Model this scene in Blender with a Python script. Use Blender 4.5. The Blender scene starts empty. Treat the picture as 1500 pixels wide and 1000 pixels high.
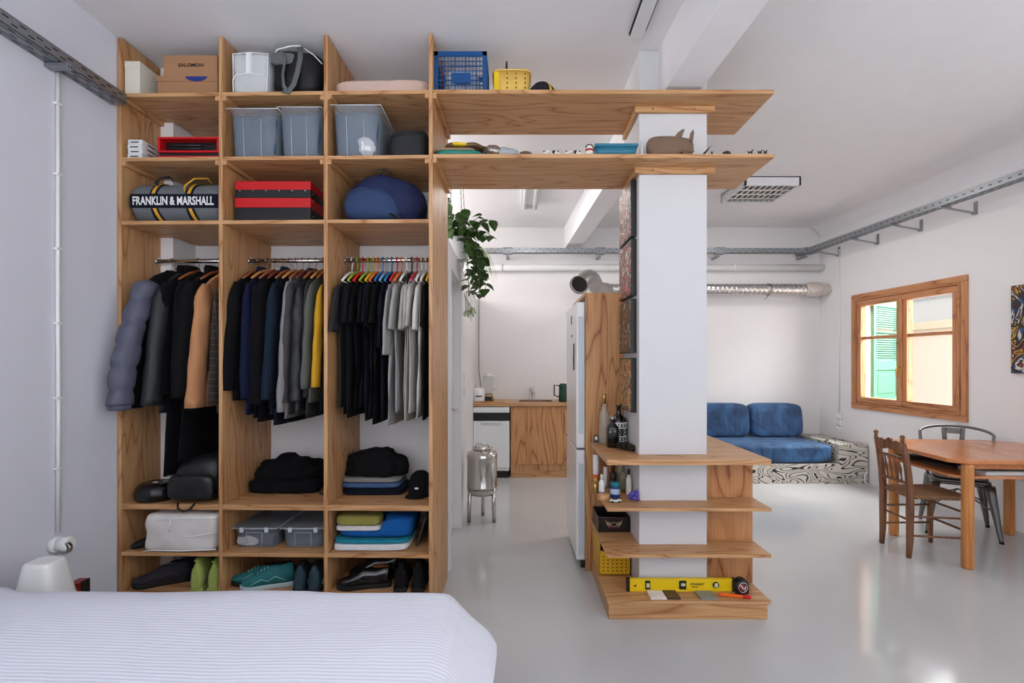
import bpy, math, random
from math import sin, cos, pi, radians
from mathutils import Vector, noise, Matrix
R = random.Random(7)
scene = bpy.context.scene
C = scene.collection
# ---------------------------------------------------------------- camera model
H, F, CX, CY = 1.42, 720.0, 755.0, 530.0
CEIL = 3.23
BACK = 6.62
def fx(px, Y): return (px-CX)/F*Y
def fz(py, Y): return H-(py-CY)/F*Y

# ---------------------------------------------------------------- mesh builder
class MB:
    def __init__(s): s.v=[]; s.f=[]; s.mi=[]; s.sm=[]; s.cm=0; s.cs=False
    def add(s, vs, fs, smooth=None):
        b=len(s.v); s.v += [tuple(v) for v in vs]
        sm = s.cs if smooth is None else smooth
        for f in fs: s.f.append([b+i for i in f]); s.mi.append(s.cm); s.sm.append(sm)
        return s
    def mat(s,i): s.cm=i; return s
    def box(s,x0,y0,z0,x1,y1,z1):
        v=[(x,y,z) for z in (z0,z1) for y in (y0,y1) for x in (x0,x1)]
        return s.add(v,[(0,2,3,1),(4,5,7,6),(0,1,5,4),(2,6,7,3),(0,4,6,2),(1,3,7,5)],False)
    def cbox(s,c,d,M=None):
        v=[Vector((sx*d[0]/2,sy*d[1]/2,sz*d[2]/2)) for sz in (-1,1) for sy in (-1,1) for sx in (-1,1)]
        if M: v=[M@p for p in v]
        v=[p+Vector(c) for p in v]
        return s.add(v,[(0,2,3,1),(4,5,7,6),(0,1,5,4),(2,6,7,3),(0,4,6,2),(1,3,7,5)],False)
    def bar(s,a,b,w,h=None):
        a=Vector(a);b=Vector(b);h=h or w;d=b-a
        q=d.to_track_quat('Z','Y').to_matrix()
        return s.cbox((a+b)/2,(w,h,d.length),q)
    def prism(s,poly,h0,h1,axis='z',smooth=False):
        n=len(poly)
        def mp(a,b,h): return (a,b,h) if axis=='z' else ((h,a,b) if axis=='x' else (a,h,b))
        v=[mp(a,b,h0) for a,b in poly]+[mp(a,b,h1) for a,b in poly]
        fs=[tuple(range(n-1,-1,-1)),tuple(range(n,2*n))]
        s.add(v,fs,False)
        b=len(s.v)-2*n
        for i in range(n):
            j=(i+1)%n; s.f.append([b+i,b+j,b+n+j,b+n+i]); s.mi.append(s.cm); s.sm.append(smooth)
        return s
    def loft(s,rings,cap=True,smooth=True,closed=False):
        n=len(rings[0]); v=[p for r in rings for p in r]; fs=[]
        m=len(rings)
        for k in range(m if closed else m-1):
            k2=(k+1)%m
            for i in range(n):
                j=(i+1)%n; fs.append((k*n+i,k*n+j,k2*n+j,k2*n+i))
        s.add(v,fs,smooth)
        if cap and not closed:
            b=len(s.v)-len(v)
            s.f.append([b+i for i in range(n-1,-1,-1)]); s.mi.append(s.cm); s.sm.append(False)
            s.f.append([b+(m-1)*n+i for i in range(n)]); s.mi.append(s.cm); s.sm.append(False)
        return s
    def tube(s,pts,r,n=8,cap=True,closed=False,flat=1.0):
        pts=[Vector(p) for p in pts]; m=len(pts)
        rs=r if isinstance(r,(list,tuple)) else [r]*m
        T=[]
        for i in range(m):
            a=pts[i-1] if (i>0 or closed) else pts[i]; b=pts[(i+1)%m] if (i<m-1 or closed) else pts[i]
            d=(b-a); T.append(d.normalized() if d.length>1e-9 else Vector((0,0,1)))
        up=Vector((0,0,1)) if abs(T[0].z)<.9 else Vector((1,0,0))
        u=(up-T[0]*up.dot(T[0])).normalized(); rings=[]
        for i in range(m):
            u=(u-T[i]*u.dot(T[i]));
            u=u.normalized() if u.length>1e-6 else Vector((1,0,0))
            w=T[i].cross(u)
            rings.append([pts[i]+u*(cos(2*pi*k/n)*rs[i])+w*(sin(2*pi*k/n)*rs[i]*flat) for k in range(n)])
        return s.loft(rings,cap,True,closed)
    def lathe(s,prof,c=(0,0,0),n=24,sx=1,sy=1,axis='z',cap=True):
        rings=[]
        for r,z in prof:
            ring=[]
            for k in range(n):
                a=2*pi*k/n; x,y=r*cos(a)*sx,r*sin(a)*sy
                p=(x,y,z) if axis=='z' else ((z,x,y) if axis=='x' else (x,z,y))
                if axis=='y': p=(-p[0],p[1],p[2])
                ring.append((p[0]+c[0],p[1]+c[1],p[2]+c[2]))
            rings.append(ring)
        return s.loft(rings,cap,True)
    def soft(s,x0,y0,z0,x1,y1,z1,k=5,n=8,amp=0,fr=8,seed=0,fn=None):
        """rounded (superellipsoid) box with wrinkles"""
        c=Vector(((x0+x1)/2,(y0+y1)/2,(z0+z1)/2)); h=Vector(((x1-x0)/2,(y1-y0)/2,(z1-z0)/2))
        idx={}; vs=[]; fs=[]
        def vert(p):
            key=tuple(round(q*n*2) for q in p)
            if key in idx: return idx[key]
            p=Vector(p); L=(abs(p.x)**k+abs(p.y)**k+abs(p.z)**k)**(1/k); q=p/L
            P=Vector((c.x+q.x*h.x,c.y+q.y*h.y,c.z+q.z*h.z))
            if amp:
                nv=noise.noise(P*fr+Vector((seed*3.1,seed*1.7,seed)))
                nv+=.5*noise.noise(P*fr*2.3+Vector((seed,5,seed)))
                dn=Vector((q.x*h.x,q.y*h.y,q.z*h.z)).normalized()
                d=dn*nv*amp
                if q.z<-.6: d.z=0; 
                P=P+d
                P.z=max(P.z,z0)
            if fn: P=Vector(fn(P,q))
            idx[key]=len(vs); vs.append(P); return idx[key]
        st=[-1+2*i/n for i in range(n+1)]
        for ax in range(3):
            for sg in (-1,1):
                for i in range(n):
                    for j in range(n):
                        qs=[]
                        for (a,b) in ((i,j),(i+1,j),(i+1,j+1),(i,j+1)):
                            p=[0,0,0]; p[ax]=sg; p[(ax+1)%3]=st[a]; p[(ax+2)%3]=st[b]; qs.append(vert(p))
                        if sg<0: qs=qs[::-1]
                        fs.append(qs)
        return s.add(vs,fs,True)
    def rings(s,spec,n=14,amp=0,fr=10,seed=0,cap=True,k=2.0):
        """spec: list of (cx,cy,cz,rx,ry) horizontal superellipse rings"""
        out=[]
        for (cx,cy,cz,rx,ry) in spec:
            ring=[]
            for i in range(n):
                a=2*pi*i/n; ca,sa=cos(a),sin(a)
                L=(abs(ca)**k+abs(sa)**k)**(1/k)
                x,y=cx+rx*ca/L,cy+ry*sa/L
                if amp:
                    v=noise.noise(Vector((x*fr+seed*7.3,y*fr*1.2+seed*2.1,cz*fr*.35+seed)))
                    x+=v*amp*ca/L; y+=v*amp*1.3*sa/L
                ring.append((x,y,cz))
            out.append(ring)
        return s.loft(out,cap,True)
    def grid(s,fn,nu,nv,smooth=True):
        v=[fn(i/nu,j/nv) for j in range(nv+1) for i in range(nu+1)]
        f=[(j*(nu+1)+i,j*(nu+1)+i+1,(j+1)*(nu+1)+i+1,(j+1)*(nu+1)+i) for j in range(nv) for i in range(nu)]
        return s.add(v,f,smooth)
    def build(s,name,mats,parent=None,bevel=0,seg=2,sub=0,solid=0):
        me=bpy.data.meshes.new(name); me.from_pydata([tuple(p) for p in s.v],[],s.f)
        if not isinstance(mats,(list,tuple)): mats=[mats]
        for m in mats: me.materials.append(m)
        for p,mi,sm in zip(me.polygons,s.mi,s.sm): p.material_index=min(mi,len(mats)-1); p.use_smooth=sm
        me.validate(); me.update()
        o=bpy.data.objects.new(name,me); C.objects.link(o)
        if parent: o.parent=parent
        if solid:
            md=o.modifiers.new('s','SOLIDIFY'); md.thickness=solid; md.offset=0
        if bevel:
            md=o.modifiers.new('b','BEVEL'); md.width=bevel; md.segments=seg; md.limit_method='ANGLE'; md.angle_limit=radians(40)
        if sub:
            md=o.modifiers.new('u','SUBSURF'); md.levels=sub; md.render_levels=sub
        return o

def tag(o,label,cat,group=None):
    o['label']=label; o['category']=cat
    if group: o['group']=group
    return o
def thing(name,label,cat,loc=(0,0,0),rz=0,group=None):
    o=bpy.data.objects.new(name,None); o.empty_display_size=.05; C.objects.link(o)
    o.location=loc; o.rotation_euler=(0,0,rz); return tag(o,label,cat,group)
def solo(name,mb,mats,label,cat,loc=(0,0,0),rz=0,group=None,**k):
    o=mb.build(name,mats,None,**k); o.location=loc; o.rotation_euler=(0,0,rz); return tag(o,label,cat,group)
def struct(name,mb,mats,loc=(0,0,0),rz=0,**k):
    o=mb.build(name,mats,None,**k); o.location=loc; o.rotation_euler=(0,0,rz); o['kind']='structure'; return o
def copytree(o,parent=None):
    c=o.copy(); C.objects.link(c)
    if parent: c.parent=parent
    for ch in list(o.children): copytree(ch,c)
    return c
def text_mesh(txt,size,off=0.0,shear=0.0,ext=0.0,space=1.0):
    cu=bpy.data.curves.new('lettering','FONT'); cu.body=txt; cu.size=size; cu.offset=off; cu.shear=shear
    cu.extrude=ext; cu.align_x='CENTER'; cu.align_y='CENTER'; cu.space_character=space; cu.resolution_u=4
    o=bpy.data.objects.new('lettering',cu); C.objects.link(o)
    dg=bpy.context.evaluated_depsgraph_get(); dg.update()
    me=bpy.data.meshes.new_from_object(o.evaluated_get(dg))
    vs=[v.co.copy() for v in me.vertices]; fs=[tuple(p.vertices) for p in me.polygons]
    bpy.data.objects.remove(o); bpy.data.meshes.remove(me)
    return vs,fs

# ---------------------------------------------------------------- materials
def lin(c):
    return tuple((x/12.92 if x<=.04045 else ((x+.055)/1.055)**2.4) for x in [q/255 for q in c])+(1,)
def N(nt,t,**k):
    n=nt.nodes.new(t)
    for a,b in k.items():
        if a in ('operation','blend_type','feature','wave_type','bands_direction','wave_profile','data_type','distance'): setattr(n,a,b)
        else: n.inputs[a].default_value=b
    return n
MATS={}
def mat(name,col,rough=.6,metal=0,bump=0,bs=40,var=0,alpha=1,emit=0,spec=.5,coat=0,sheen=0,trans=0,ior=1.45):
    if name in MATS: return MATS[name]
    m=bpy.data.materials.new(name); m.use_nodes=True; nt=m.node_tree; b=nt.nodes['Principled BSDF']
    c=lin(col); b.inputs['Base Color'].default_value=c; b.inputs['Roughness'].default_value=rough
    b.inputs['Metallic'].default_value=metal; b.inputs['Specular IOR Level'].default_value=spec
    b.inputs['Coat Weight'].default_value=coat; b.inputs['Coat Roughness'].default_value=.1
    b.inputs['Sheen Weight'].default_value=sheen; b.inputs['Sheen Roughness'].default_value=.4
    b.inputs['Transmission Weight'].default_value=trans; b.inputs['IOR'].default_value=ior
    b.inputs['Alpha'].default_value=alpha
    if emit: b.inputs['Emission Color'].default_value=c; b.inputs['Emission Strength'].default_value=emit
    tc=N(nt,'ShaderNodeTexCoord'); oi=N(nt,'ShaderNodeObjectInfo')
    ad=N(nt,'ShaderNodeVectorMath',operation='ADD'); nt.links.new(tc.outputs['Object'],ad.inputs[0]); nt.links.new(oi.outputs['Random'],ad.inputs[1])
    if var or not bump:
        v=var or .04
        n=N(nt,'ShaderNodeTexNoise',Scale=6.0,Detail=3.0); nt.links.new(ad.outputs[0],n.inputs['Vector'])
        mx=N(nt,'ShaderNodeMix',data_type='RGBA'); mx.inputs[6].default_value=tuple(max(0,x*(1-v)) for x in c[:3])+(1,)
        mx.inputs[7].default_value=tuple(min(1,x*(1+v)) for x in c[:3])+(1,)
        nt.links.new(n.outputs['Fac'],mx.inputs[0]); nt.links.new(mx.outputs[2],b.inputs['Base Color'])
    if bump:
        n=N(nt,'ShaderNodeTexNoise',Scale=float(bs),Detail=4.0); nt.links.new(ad.outputs[0],n.inputs['Vector'])
        bp=N(nt,'ShaderNodeBump',Strength=bump,Distance=.01); nt.links.new(n.outputs['Fac'],bp.inputs['Height']); nt.links.new(bp.outputs[0],b.inputs['Normal'])
    MATS[name]=m; return m
def ply(name,axis,light=(205,158,110),mid=(193,142,94),dark=(160,104,62),k=11.0,across=6.5,along=.75,rough=.45):
    m=bpy.data.materials.new(name); m.use_nodes=True; nt=m.node_tree; b=nt.nodes['Principled BSDF']; L=nt.links.new
    tc=N(nt,'ShaderNodeTexCoord'); oi=N(nt,'ShaderNodeObjectInfo')
    mu=N(nt,'ShaderNodeMath',operation='MULTIPLY'); mu.inputs[1].default_value=23.0; L(oi.outputs['Random'],mu.inputs[0])
    ad=N(nt,'ShaderNodeVectorMath',operation='ADD'); L(tc.outputs['Object'],ad.inputs[0]); L(mu.outputs[0],ad.inputs[1])
    mp=N(nt,'ShaderNodeMapping'); sc=[across]*3; sc['xyz'.index(axis)]=along; mp.inputs['Scale'].default_value=sc; L(ad.outputs[0],mp.inputs[0])
    n=N(nt,'ShaderNodeTexNoise',Scale=1.0,Detail=1.5,Distortion=.5); L(mp.outputs[0],n.inputs['Vector'])
    m1=N(nt,'ShaderNodeMath',operation='MULTIPLY'); m1.inputs[1].default_value=k; L(n.outputs['Fac'],m1.inputs[0])
    pp=N(nt,'ShaderNodeMath',operation='FRACT'); L(m1.outputs[0],pp.inputs[0])
    cr=N(nt,'ShaderNodeValToRGB'); e=cr.color_ramp.elements
    e[0].position=0; e[0].color=lin(mid); e[1].position=1; e[1].color=lin(mid)
    for p,c in ((.25,light),(.6,light),(.84,mid),(.93,dark)):
        q=e.new(p); q.color=lin(c)
    L(pp.outputs[0],cr.inputs[0])
    mp2=N(nt,'ShaderNodeMapping'); sc=[160.]*3; sc['xyz'.index(axis)]=4.; mp2.inputs['Scale'].default_value=sc; L(ad.outputs[0],mp2.inputs[0])
    n2=N(nt,'ShaderNodeTexNoise',Scale=1.0,Detail=2.0); L(mp2.outputs[0],n2.inputs['Vector'])
    mx=N(nt,'ShaderNodeMix',data_type='RGBA',blend_type='MULTIPLY'); mx.inputs[0].default_value=.55
    cr2=N(nt,'ShaderNodeValToRGB'); cr2.color_ramp.elements[0].color=(.62,.55,.5,1); cr2.color_ramp.elements[0].position=.3; cr2.color_ramp.elements[1].position=.62
    L(n2.outputs['Fac'],cr2.inputs[0]); L(cr.outputs[0],mx.inputs[6]); L(cr2.outputs[0],mx.inputs[7]); L(mx.outputs[2],b.inputs['Base Color'])
    b.inputs['Roughness'].default_value=rough
    bp=N(nt,'ShaderNodeBump',Strength=.12,Distance=.004); L(n2.outputs['Fac'],bp.inputs['Height']); L(bp.outputs[0],b.inputs['Normal'])
    MATS[name]=m; return m
plyX=ply('plywood_x','x'); plyY=ply('plywood_y','y'); plyZ=ply('plywood_z','z')
plyP=ply('plywood_panel','z',light=(206,152,100),mid=(190,132,82),dark=(146,86,46),k=9,across=5.5,along=.8)
plyD=ply('plywood_support','z',light=(200,144,94),mid=(186,126,78),dark=(142,82,44),k=6,across=5,along=1.0)
pineM=ply('pine','z',light=(204,144,98),mid=(188,126,82),dark=(146,88,54),k=4,across=14,along=1.2)
pineH=ply('pine_horizontal','x',light=(204,144,98),mid=(188,126,82),dark=(146,88,54),k=4,across=14,along=1.2)
tableM=ply('varnished_table','y',light=(212,138,86),mid=(206,130,78),dark=(196,120,70),k=3,across=7,along=.7,rough=.2)
legM=ply('varnished_leg','z',light=(214,146,84),mid=(206,136,74),dark=(190,118,62),k=4,across=14,along=.8,rough=.3)
chairM=ply('old_walnut','z',light=(132,88,58),mid=(116,74,46),dark=(84,52,32),k=4,across=22,along=1.5,rough=.4)
wallM=mat('wall_paint',(234,231,231),.75,bump=.12,bs=14,var=.02)
wallLM=mat('left_wall_paint',(222,223,232),.75,bump=.1,bs=14,var=.02)
ceilM=mat('ceiling_paint',(237,235,237),.8,bump=.25,bs=9,var=.03)
white=mat('white_paint',(228,228,228),.4)
offwhite=mat('off_white',(222,218,208),.6)
plastic_w=mat('white_plastic',(236,236,236),.3)
whiteGloss=mat('white_enamel',(232,234,236),.22,coat=.3)
steel=mat('galvanised_steel',(158,162,166),.42,.85,bump=.05,bs=60)
steelD=mat('slot_shadow_gap',(34,36,40),.8)
chrome=mat('polished_steel',(205,200,195),.16,1)
brushed=mat('brushed_steel',(168,162,155),.3,1)
duct=mat('foil_duct',(206,202,198),.24,.95,bump=.6,bs=35)
black=mat('black_plastic',(22,22,24),.4)
blackS=mat('black_matt',(14,14,16),.8)
rubber=mat('rubber',(20,20,20),.7)
redM=mat('red_plastic',(196,14,22),.4)
card=mat('cardboard',(170,126,92),.8,var=.06)
cardD=mat('dark_cardboard',(128,96,72),.85,var=.12,bump=.1,bs=30)
boxW=mat('cream_card',(228,222,206),.6)
ink=mat('print_ink',(26,24,26),.6)
inkblue=mat('blue_ink',(34,54,128),.5)
txtW=mat('white_print',(235,235,235),.6)
gold=mat('gold_foil',(196,160,96),.3,.8)
brass=mat('brass',(190,150,84),.3,.9)
def cloth(name,col,rough=.95,bump=.35,bs=60,sheen=.0,var=.1): return mat(name,col,rough,0,bump,bs,var,sheen=sheen,spec=.25)
# ================================================================ ROOM SHELL
RZ=radians(90)+math.atan(.045)
RW=(4.395,0,0)
def rwp(s,d=0,z=0):
    v=Matrix.Rotation(RZ,3,'Z')@Vector((s,d,z)); return (RW[0]+v.x,RW[1]+v.y,v.z)
# floor
fm=bpy.data.materials.new('epoxy_floor'); fm.use_nodes=True; nt=fm.node_tree; b=nt.nodes['Principled BSDF']
tc=N(nt,'ShaderNodeTexCoord'); n=N(nt,'ShaderNodeTexNoise',Scale=1.3,Detail=4.0); nt.links.new(tc.outputs['Object'],n.inputs[0])
mr=N(nt,'ShaderNodeMapRange'); mr.inputs[3].default_value=.07; mr.inputs[4].default_value=.2; nt.links.new(n.outputs[0],mr.inputs[0]); nt.links.new(mr.outputs[0],b.inputs['Roughness'])
cr=N(nt,'ShaderNodeValToRGB'); cr.color_ramp.elements[0].color=lin((184,185,185)); cr.color_ramp.elements[1].color=lin((198,199,199)); nt.links.new(n.outputs[0],cr.inputs[0]); nt.links.new(cr.outputs[0],b.inputs['Base Color'])
n2=N(nt,'ShaderNodeTexNoise',Scale=5.0,Detail=2.0); nt.links.new(tc.outputs['Object'],n2.inputs[0])
bp=N(nt,'ShaderNodeBump',Strength=.06,Distance=.02); nt.links.new(n2.outputs[0],bp.inputs['Height']); nt.links.new(bp.outputs[0],b.inputs['Normal'])
b.inputs['Specular IOR Level'].default_value=.5
struct('floor',MB().box(-2.4,-2.8,-.1,4.7,6.8,0),fm)
struct('ceiling',MB().box(-2.4,-2.8,CEIL,4.7,6.8,CEIL+.12),ceilM)
struct('wall_left',MB().box(-2.4,-2.8,0,-2.22,6.8,CEIL),wallLM)
struct('wall_back',MB().box(-2.22,BACK,0,4.3,BACK+.15,CEIL),wallM)
# wall behind wardrobe and boxed pillar in its corner
struct('wall_wardrobe',MB().box(-2.22,3.245,0,-.46,3.31,CEIL),wallM)
struct('wall_pillar',MB().box(-2.22,3.03,0,-2.11,3.245,CEIL),wallM)
# rear wall behind the photographer with two window openings
w=MB()
w.box(-2.4,-2.8,0,4.7,-2.65,.9); w.box(-2.4,-2.8,2.5,4.7,-2.65,CEIL)
for a,b2 in ((-2.4,-1.6),(.4,1.4),(3.6,4.7)): w.box(a,-2.8,.9,b2,-2.65,2.5)
struct('wall_rear',w,wallM)
# right wall with window hole and a second window opening near the photographer
w=MB(); S0,S1,Z0,Z1=4.59,5.98,.90,2.19
w.box(-2.7,-.22,0,.3,0,CEIL); w.box(.3,-.22,0,2.6,0,.9); w.box(.3,-.22,2.3,2.6,0,CEIL); w.box(2.6,-.22,0,S0,0,CEIL)
w.box(S0,-.22,0,S1,0,Z0); w.box(S0,-.22,Z1,S1,0,CEIL); w.box(S1,-.22,0,6.75,0,CEIL)
struct('wall_right',w,wallM,RW,RZ)
# cove along ceiling of right wall
c=MB(); pr=[(0,CEIL)]+[(.16-.16*cos(t*pi/16),CEIL-.16+.16*sin(t*pi/16)) for t in range(0,9)]
pr=[(-.02,CEIL+.02),(-.02,CEIL-.2)]+[(.2-.2*cos(t*pi/16),CEIL-.2+.2*sin(t*pi/16)) for t in range(9)]+[(.2,CEIL+.02)]
c.prism([(p[0],p[1]) for p in pr],-2.6,6.6,'x'); struct('trim_1',c,ceilM,RW,RZ)
# column and beam
struct('wall_column',MB().box(.718,2.855,0,1.114,3.255,CEIL),mat('column_paint',(212,211,213),.75,bump=.12,bs=14,var=.02),bevel=.006)
c=MB()
def bxl(Y): return .836-.045*(Y-2.7)
c.prism([(bxl(-2.6),-2.6),(bxl(-2.6)+.2,-2.6),(bxl(BACK)+.2,BACK),(bxl(BACK),BACK)],2.937,CEIL+.01)
struct('wall_beam',c,ceilM,bevel=.004)
# bathroom box: partition, doorway, roof
BA=math.atan(.0245); BR=(-.45,3.31,0); BZ=radians(90)+BA
w=MB(); w.box(0,0,0,.08,.1,2.24); w.box(.08,0,2.065,.87,.1,2.24)
w.box(.87,0,0,3.33,.1,1.87); w.box(.87,0,2.08,3.33,.1,2.24); w.box(.87,0,1.87,1.38,.1,2.08); w.box(2.55,0,1.87,3.33,.1,2.08)
struct('wall_partition',w,wallM,BR,BZ)
struct('ceiling_bathroom',MB().prism([(-2.22,3.31),(-.46,3.31),(-.53,BACK),(-2.22,BACK)],2.24,2.27),wallM)
w=MB(); w.box(.87,-.012,0,.93,0,2.10); w.box(.08,-.012,2.065,.87,0,2.12); w.box(.02,-.012,0,.08,0,2.12)
struct('trim_2',w,white,BR,BZ,bevel=.003)
d=thing('door_1','white bathroom door in the partition beside the wardrobe','door',BR,BZ); d['kind']='structure'
del d['category']; del d['label']
MB().box(.085,.06,.01,.865,.098,2.06).build('door_leaf',white,d,bevel=.003)
m=MB().box(.17,.052,1.15,.78,.062,1.95); m.box(.17,.052,.2,.78,.062,1.02); m.build('door_panel',white,d,bevel=.006)
h=MB().tube([(.80,.06,1.02),(.80,.02,1.02),(.80,.018,1.02),(.70,.018,1.02)],.008); h.lathe([(.022,0),(.022,.006)],(.80,.055,1.02),16,axis='y'); h.build('door_handle',chrome,d)
g=thing('window_2','','',BR,BZ); g['kind']='structure'; del g['category']; del g['label']
MB().box(1.38,.03,1.87,2.55,.04,2.08).build('pane',mat('grey_glass',(86,90,94),.15),g)
m=MB()
for s in (1.38,1.76,2.15,2.53): m.box(s,.0,1.87,s+.02,.05,2.08)
m.box(1.38,0,1.87,2.55,.05,1.885); m.box(1.38,0,2.065,2.55,.05,2.08); m.build('window_frame',white,g)
# ledge behind the bed at the left wall (carries the lamp)
struct('trim_3',MB().box(-2.22,1.97,0,-1.92,2.34,.30),white,bevel=.004)

# ------------------------------------------------ window in right wall
wn=thing('window_1','','',RW,RZ); wn['kind']='structure'; del wn['category']; del wn['label']
def framebox(m,s0,s1,z0,z1,t,d0,d1):
    m.mat(1); m.box(s0,d0,z0,s1,d1,z0+t); m.box(s0,d0,z1-t,s1,d1,z1); m.mat(0); m.box(s0,d0,z0+t,s0+t,d1,z1-t); m.box(s1-t,d0,z0+t,s1,d1,z1-t)
m=MB(); framebox(m,4.55,6.015,.86,2.23,.06,-.10,.022); m.build('window_frame',[pineM,pineH],wn,bevel=.004)
m=MB(); framebox(m,4.612,5.953,.922,2.168,.016,-.06,.03); m.build('frame_bead',[pineM,pineH],wn,bevel=.004)
for (a,b2) in ((4.632,5.279),(5.283,5.933)):
    m=MB(); framebox(m,a,b2,.94,2.15,.066,-.055,.016); m.build('casement',[pineM,pineH],wn,bevel=.005)
    m=MB(); m.box(a+.066,-.04,1.685,b2-.066,.008,1.72); m.build('glazing_bar',pineH,wn,bevel=.005)
glass=bpy.data.materials.new('window_glass'); glass.use_nodes=True; nt=glass.node_tree; nt.nodes.remove(nt.nodes['Principled BSDF'])
tr=N(nt,'ShaderNodeBsdfTransparent'); gl=N(nt,'ShaderNodeBsdfGlossy',Roughness=.02); ms=N(nt,'ShaderNodeMixShader',Fac=.05)
nt.links.new(tr.outputs[0],ms.inputs[1]); nt.links.new(gl.outputs[0],ms.inputs[2]); nt.links.new(ms.outputs[0],nt.nodes['Material Output'].inputs[0])
for (a,b2) in ((4.70,5.212),(5.35,5.866)):
    for (z0,z1) in ((1.007,1.684),(1.721,2.083)):
        MB().box(a,-.022,z0,b2,-.018,z1).build('pane',glass,wn)
m=MB(); m.box(5.262,.016,1.0,5.30,.034,2.09); m.build('meeting_stile_cover',pineM,wn,bevel=.004)
m=MB(); m.box(5.27,.034,1.26,5.292,.038,1.42); m.tube([(5.281,.036,1.36),(5.281,.07,1.36),(5.281,.072,1.355),(5.275,.075,1.26)],.006); m.build('window_handle',brass,wn)
for s in (4.622,5.943):
    for z in (1.12,1.98):
        MB().lathe([(.007,0),(.007,.09)],(s,.028,z-.045),10).build('hinge',brass,wn)
MB().box(S0,-.24,Z0-.04,S1,-.10,Z0+.012).build('window_sill',mat('stone_sill',(214,206,196),.6),wn)
# shutter outside, opened at the far jamb
green=mat('shutter_green',(78,136,108),.5,var=.05)
green.node_tree.nodes['Principled BSDF'].inputs['Base Color'].default_value=lin((78,136,108))
sh=thing('window_shutter','pale green louvred wooden shutter standing open outside the window','shutter',rwp(5.965,-.205,0),radians(31))
m=MB(); 
# local frame: x runs outwards (+X world), y along wall
W_=.66
m.box(0,-.02,.88,.06,.02,2.2); m.box(W_-.06,-.02,.88,W_,.02,2.2)
for z0,z1 in ((.88,.98),(1.32,1.44),(1.78,1.80),(2.1,2.2)): m.box(.06,-.02,z0,W_-.06,.02,z1)
m.build('stile_frame',green,sh,bevel=.004)
m=MB(); m.box(.06,-.008,.98,W_-.06,.008,1.32); m.box(.12,-.016,1.03,W_-.12,-.004,1.27); m.build('panel',green,sh,bevel=.006)
m=MB()
for i in range(24):
    z=1.45+i*.0275
    if 1.765<z<1.81: continue
    m.cbox((W_/2,0,z+.01),(W_-.12,.034,.006),Matrix.Rotation(radians(40),3,'X'))
m.build('louvre',green,sh)
for z in (1.05,2.05): MB().box(-.03,-.03,z,.03,-.02,z+.09).build('hinge',green,sh)
# neighbouring house across the lane
hs=thing('neighbour_house','pale plastered house across the lane, seen through the window','building',(7.6,9,0))
peach=mat('peach_plaster',(238,214,190),.9,bump=.1,bs=5)
MB().box(0,-7,-3,.4,7,2.02).build('wall',peach,hs)
MB().box(-.12,-7,2.02,.6,7,2.16).build('ledge',mat('ledge_stone',(226,204,170),.8),hs)
MB().box(2.2,-7,-3,2.6,7,2.95).build('upper_wall',mat('white_plaster',(236,232,226),.9),hs)
m=MB()
for z in (3.0,3.3): m.box(2.1,-7,z,2.14,7,z+.07)
for i in range(24): m.box(2.1,-7+i*.6,2.95,2.14,-6.96+i*.6,3.34)
m.build('railing',mat('railing_grey',(120,126,136),.5),hs)

# ================================================================ WARDROBE
WA=-radians(1.2); WR=(-.476,2.70,0)
def wpt(lx,ly,z=0):
    v=Matrix.Rotation(WA,3,'Z')@Vector((lx,ly,z)); return (WR[0]+v.x,WR[1]+v.y,v.z)
S1z,S2z,S3z,S4z,S5z,S6z=2.915,2.558,2.205,.63,.3625,.14
wd=thing('wardrobe_shelving','tall open plywood wardrobe with three bays of shelves, floor to ceiling','wardrobe',WR,WA)
PX=[-1.7386,-1.169,-.582,0.0]; T=.021
pan=[]
for i,x in enumerate(PX):
    dep=.32 if i==0 else .53
    m=MB().box(x,0,0,x+T,dep,CEIL-.006)
    pan.append(m.build('side_panel' if i in (0,3) else 'divider',plyZ,wd,bevel=.0015))
bays=[(PX[i]+T,PX[i+1]) for i in range(3)]
for zi,z in enumerate((S1z,S2z,S3z,S4z,S5z,S6z)):
    th=.03 if z==S4z else .021
    for bi,(a,b2) in enumerate(bays):
        m=MB()
        if bi==0: m.prism([(a,0.0),(b2,0.0),(b2,.53),(a+.09,.53),(a+.09,.315),(a,.315)],z-th,z)
        else: m.box(a,0,z-th,b2,.53,z)
        m.build('shelf',plyX,wd,bevel=.0015)
        if z in (S1z,S2z,S3z):
            for (p,q) in ((a,a+.022),(b2-.022,b2)):
                if z==S3z: continue
                MB().box(p,.002,z-th-.024,q,.5 if not(bi==0 and p==a) else .3,z-th).build('cleat',plyY,wd,bevel=.001)
for bi,(a,b2) in enumerate(bays):
    m=MB().lathe([(.0135,a),(.0135,b2)],(0,.27,2.035),14,axis='x'); rod=m.build('hanging_rod',chrome,wd)
    for x in (a,b2-.008): MB().lathe([(.024,x),(.024,x+.008)],(0,.27,2.035),14,axis='x').build('rod_socket',chrome,rod)
# cleats on the outer right side of the last panel
for z in (2.894,2.541): MB().box(T,.0,z-.026,T+.022,.5,z).build('cleat',plyY,wd,bevel=.001)
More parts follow.
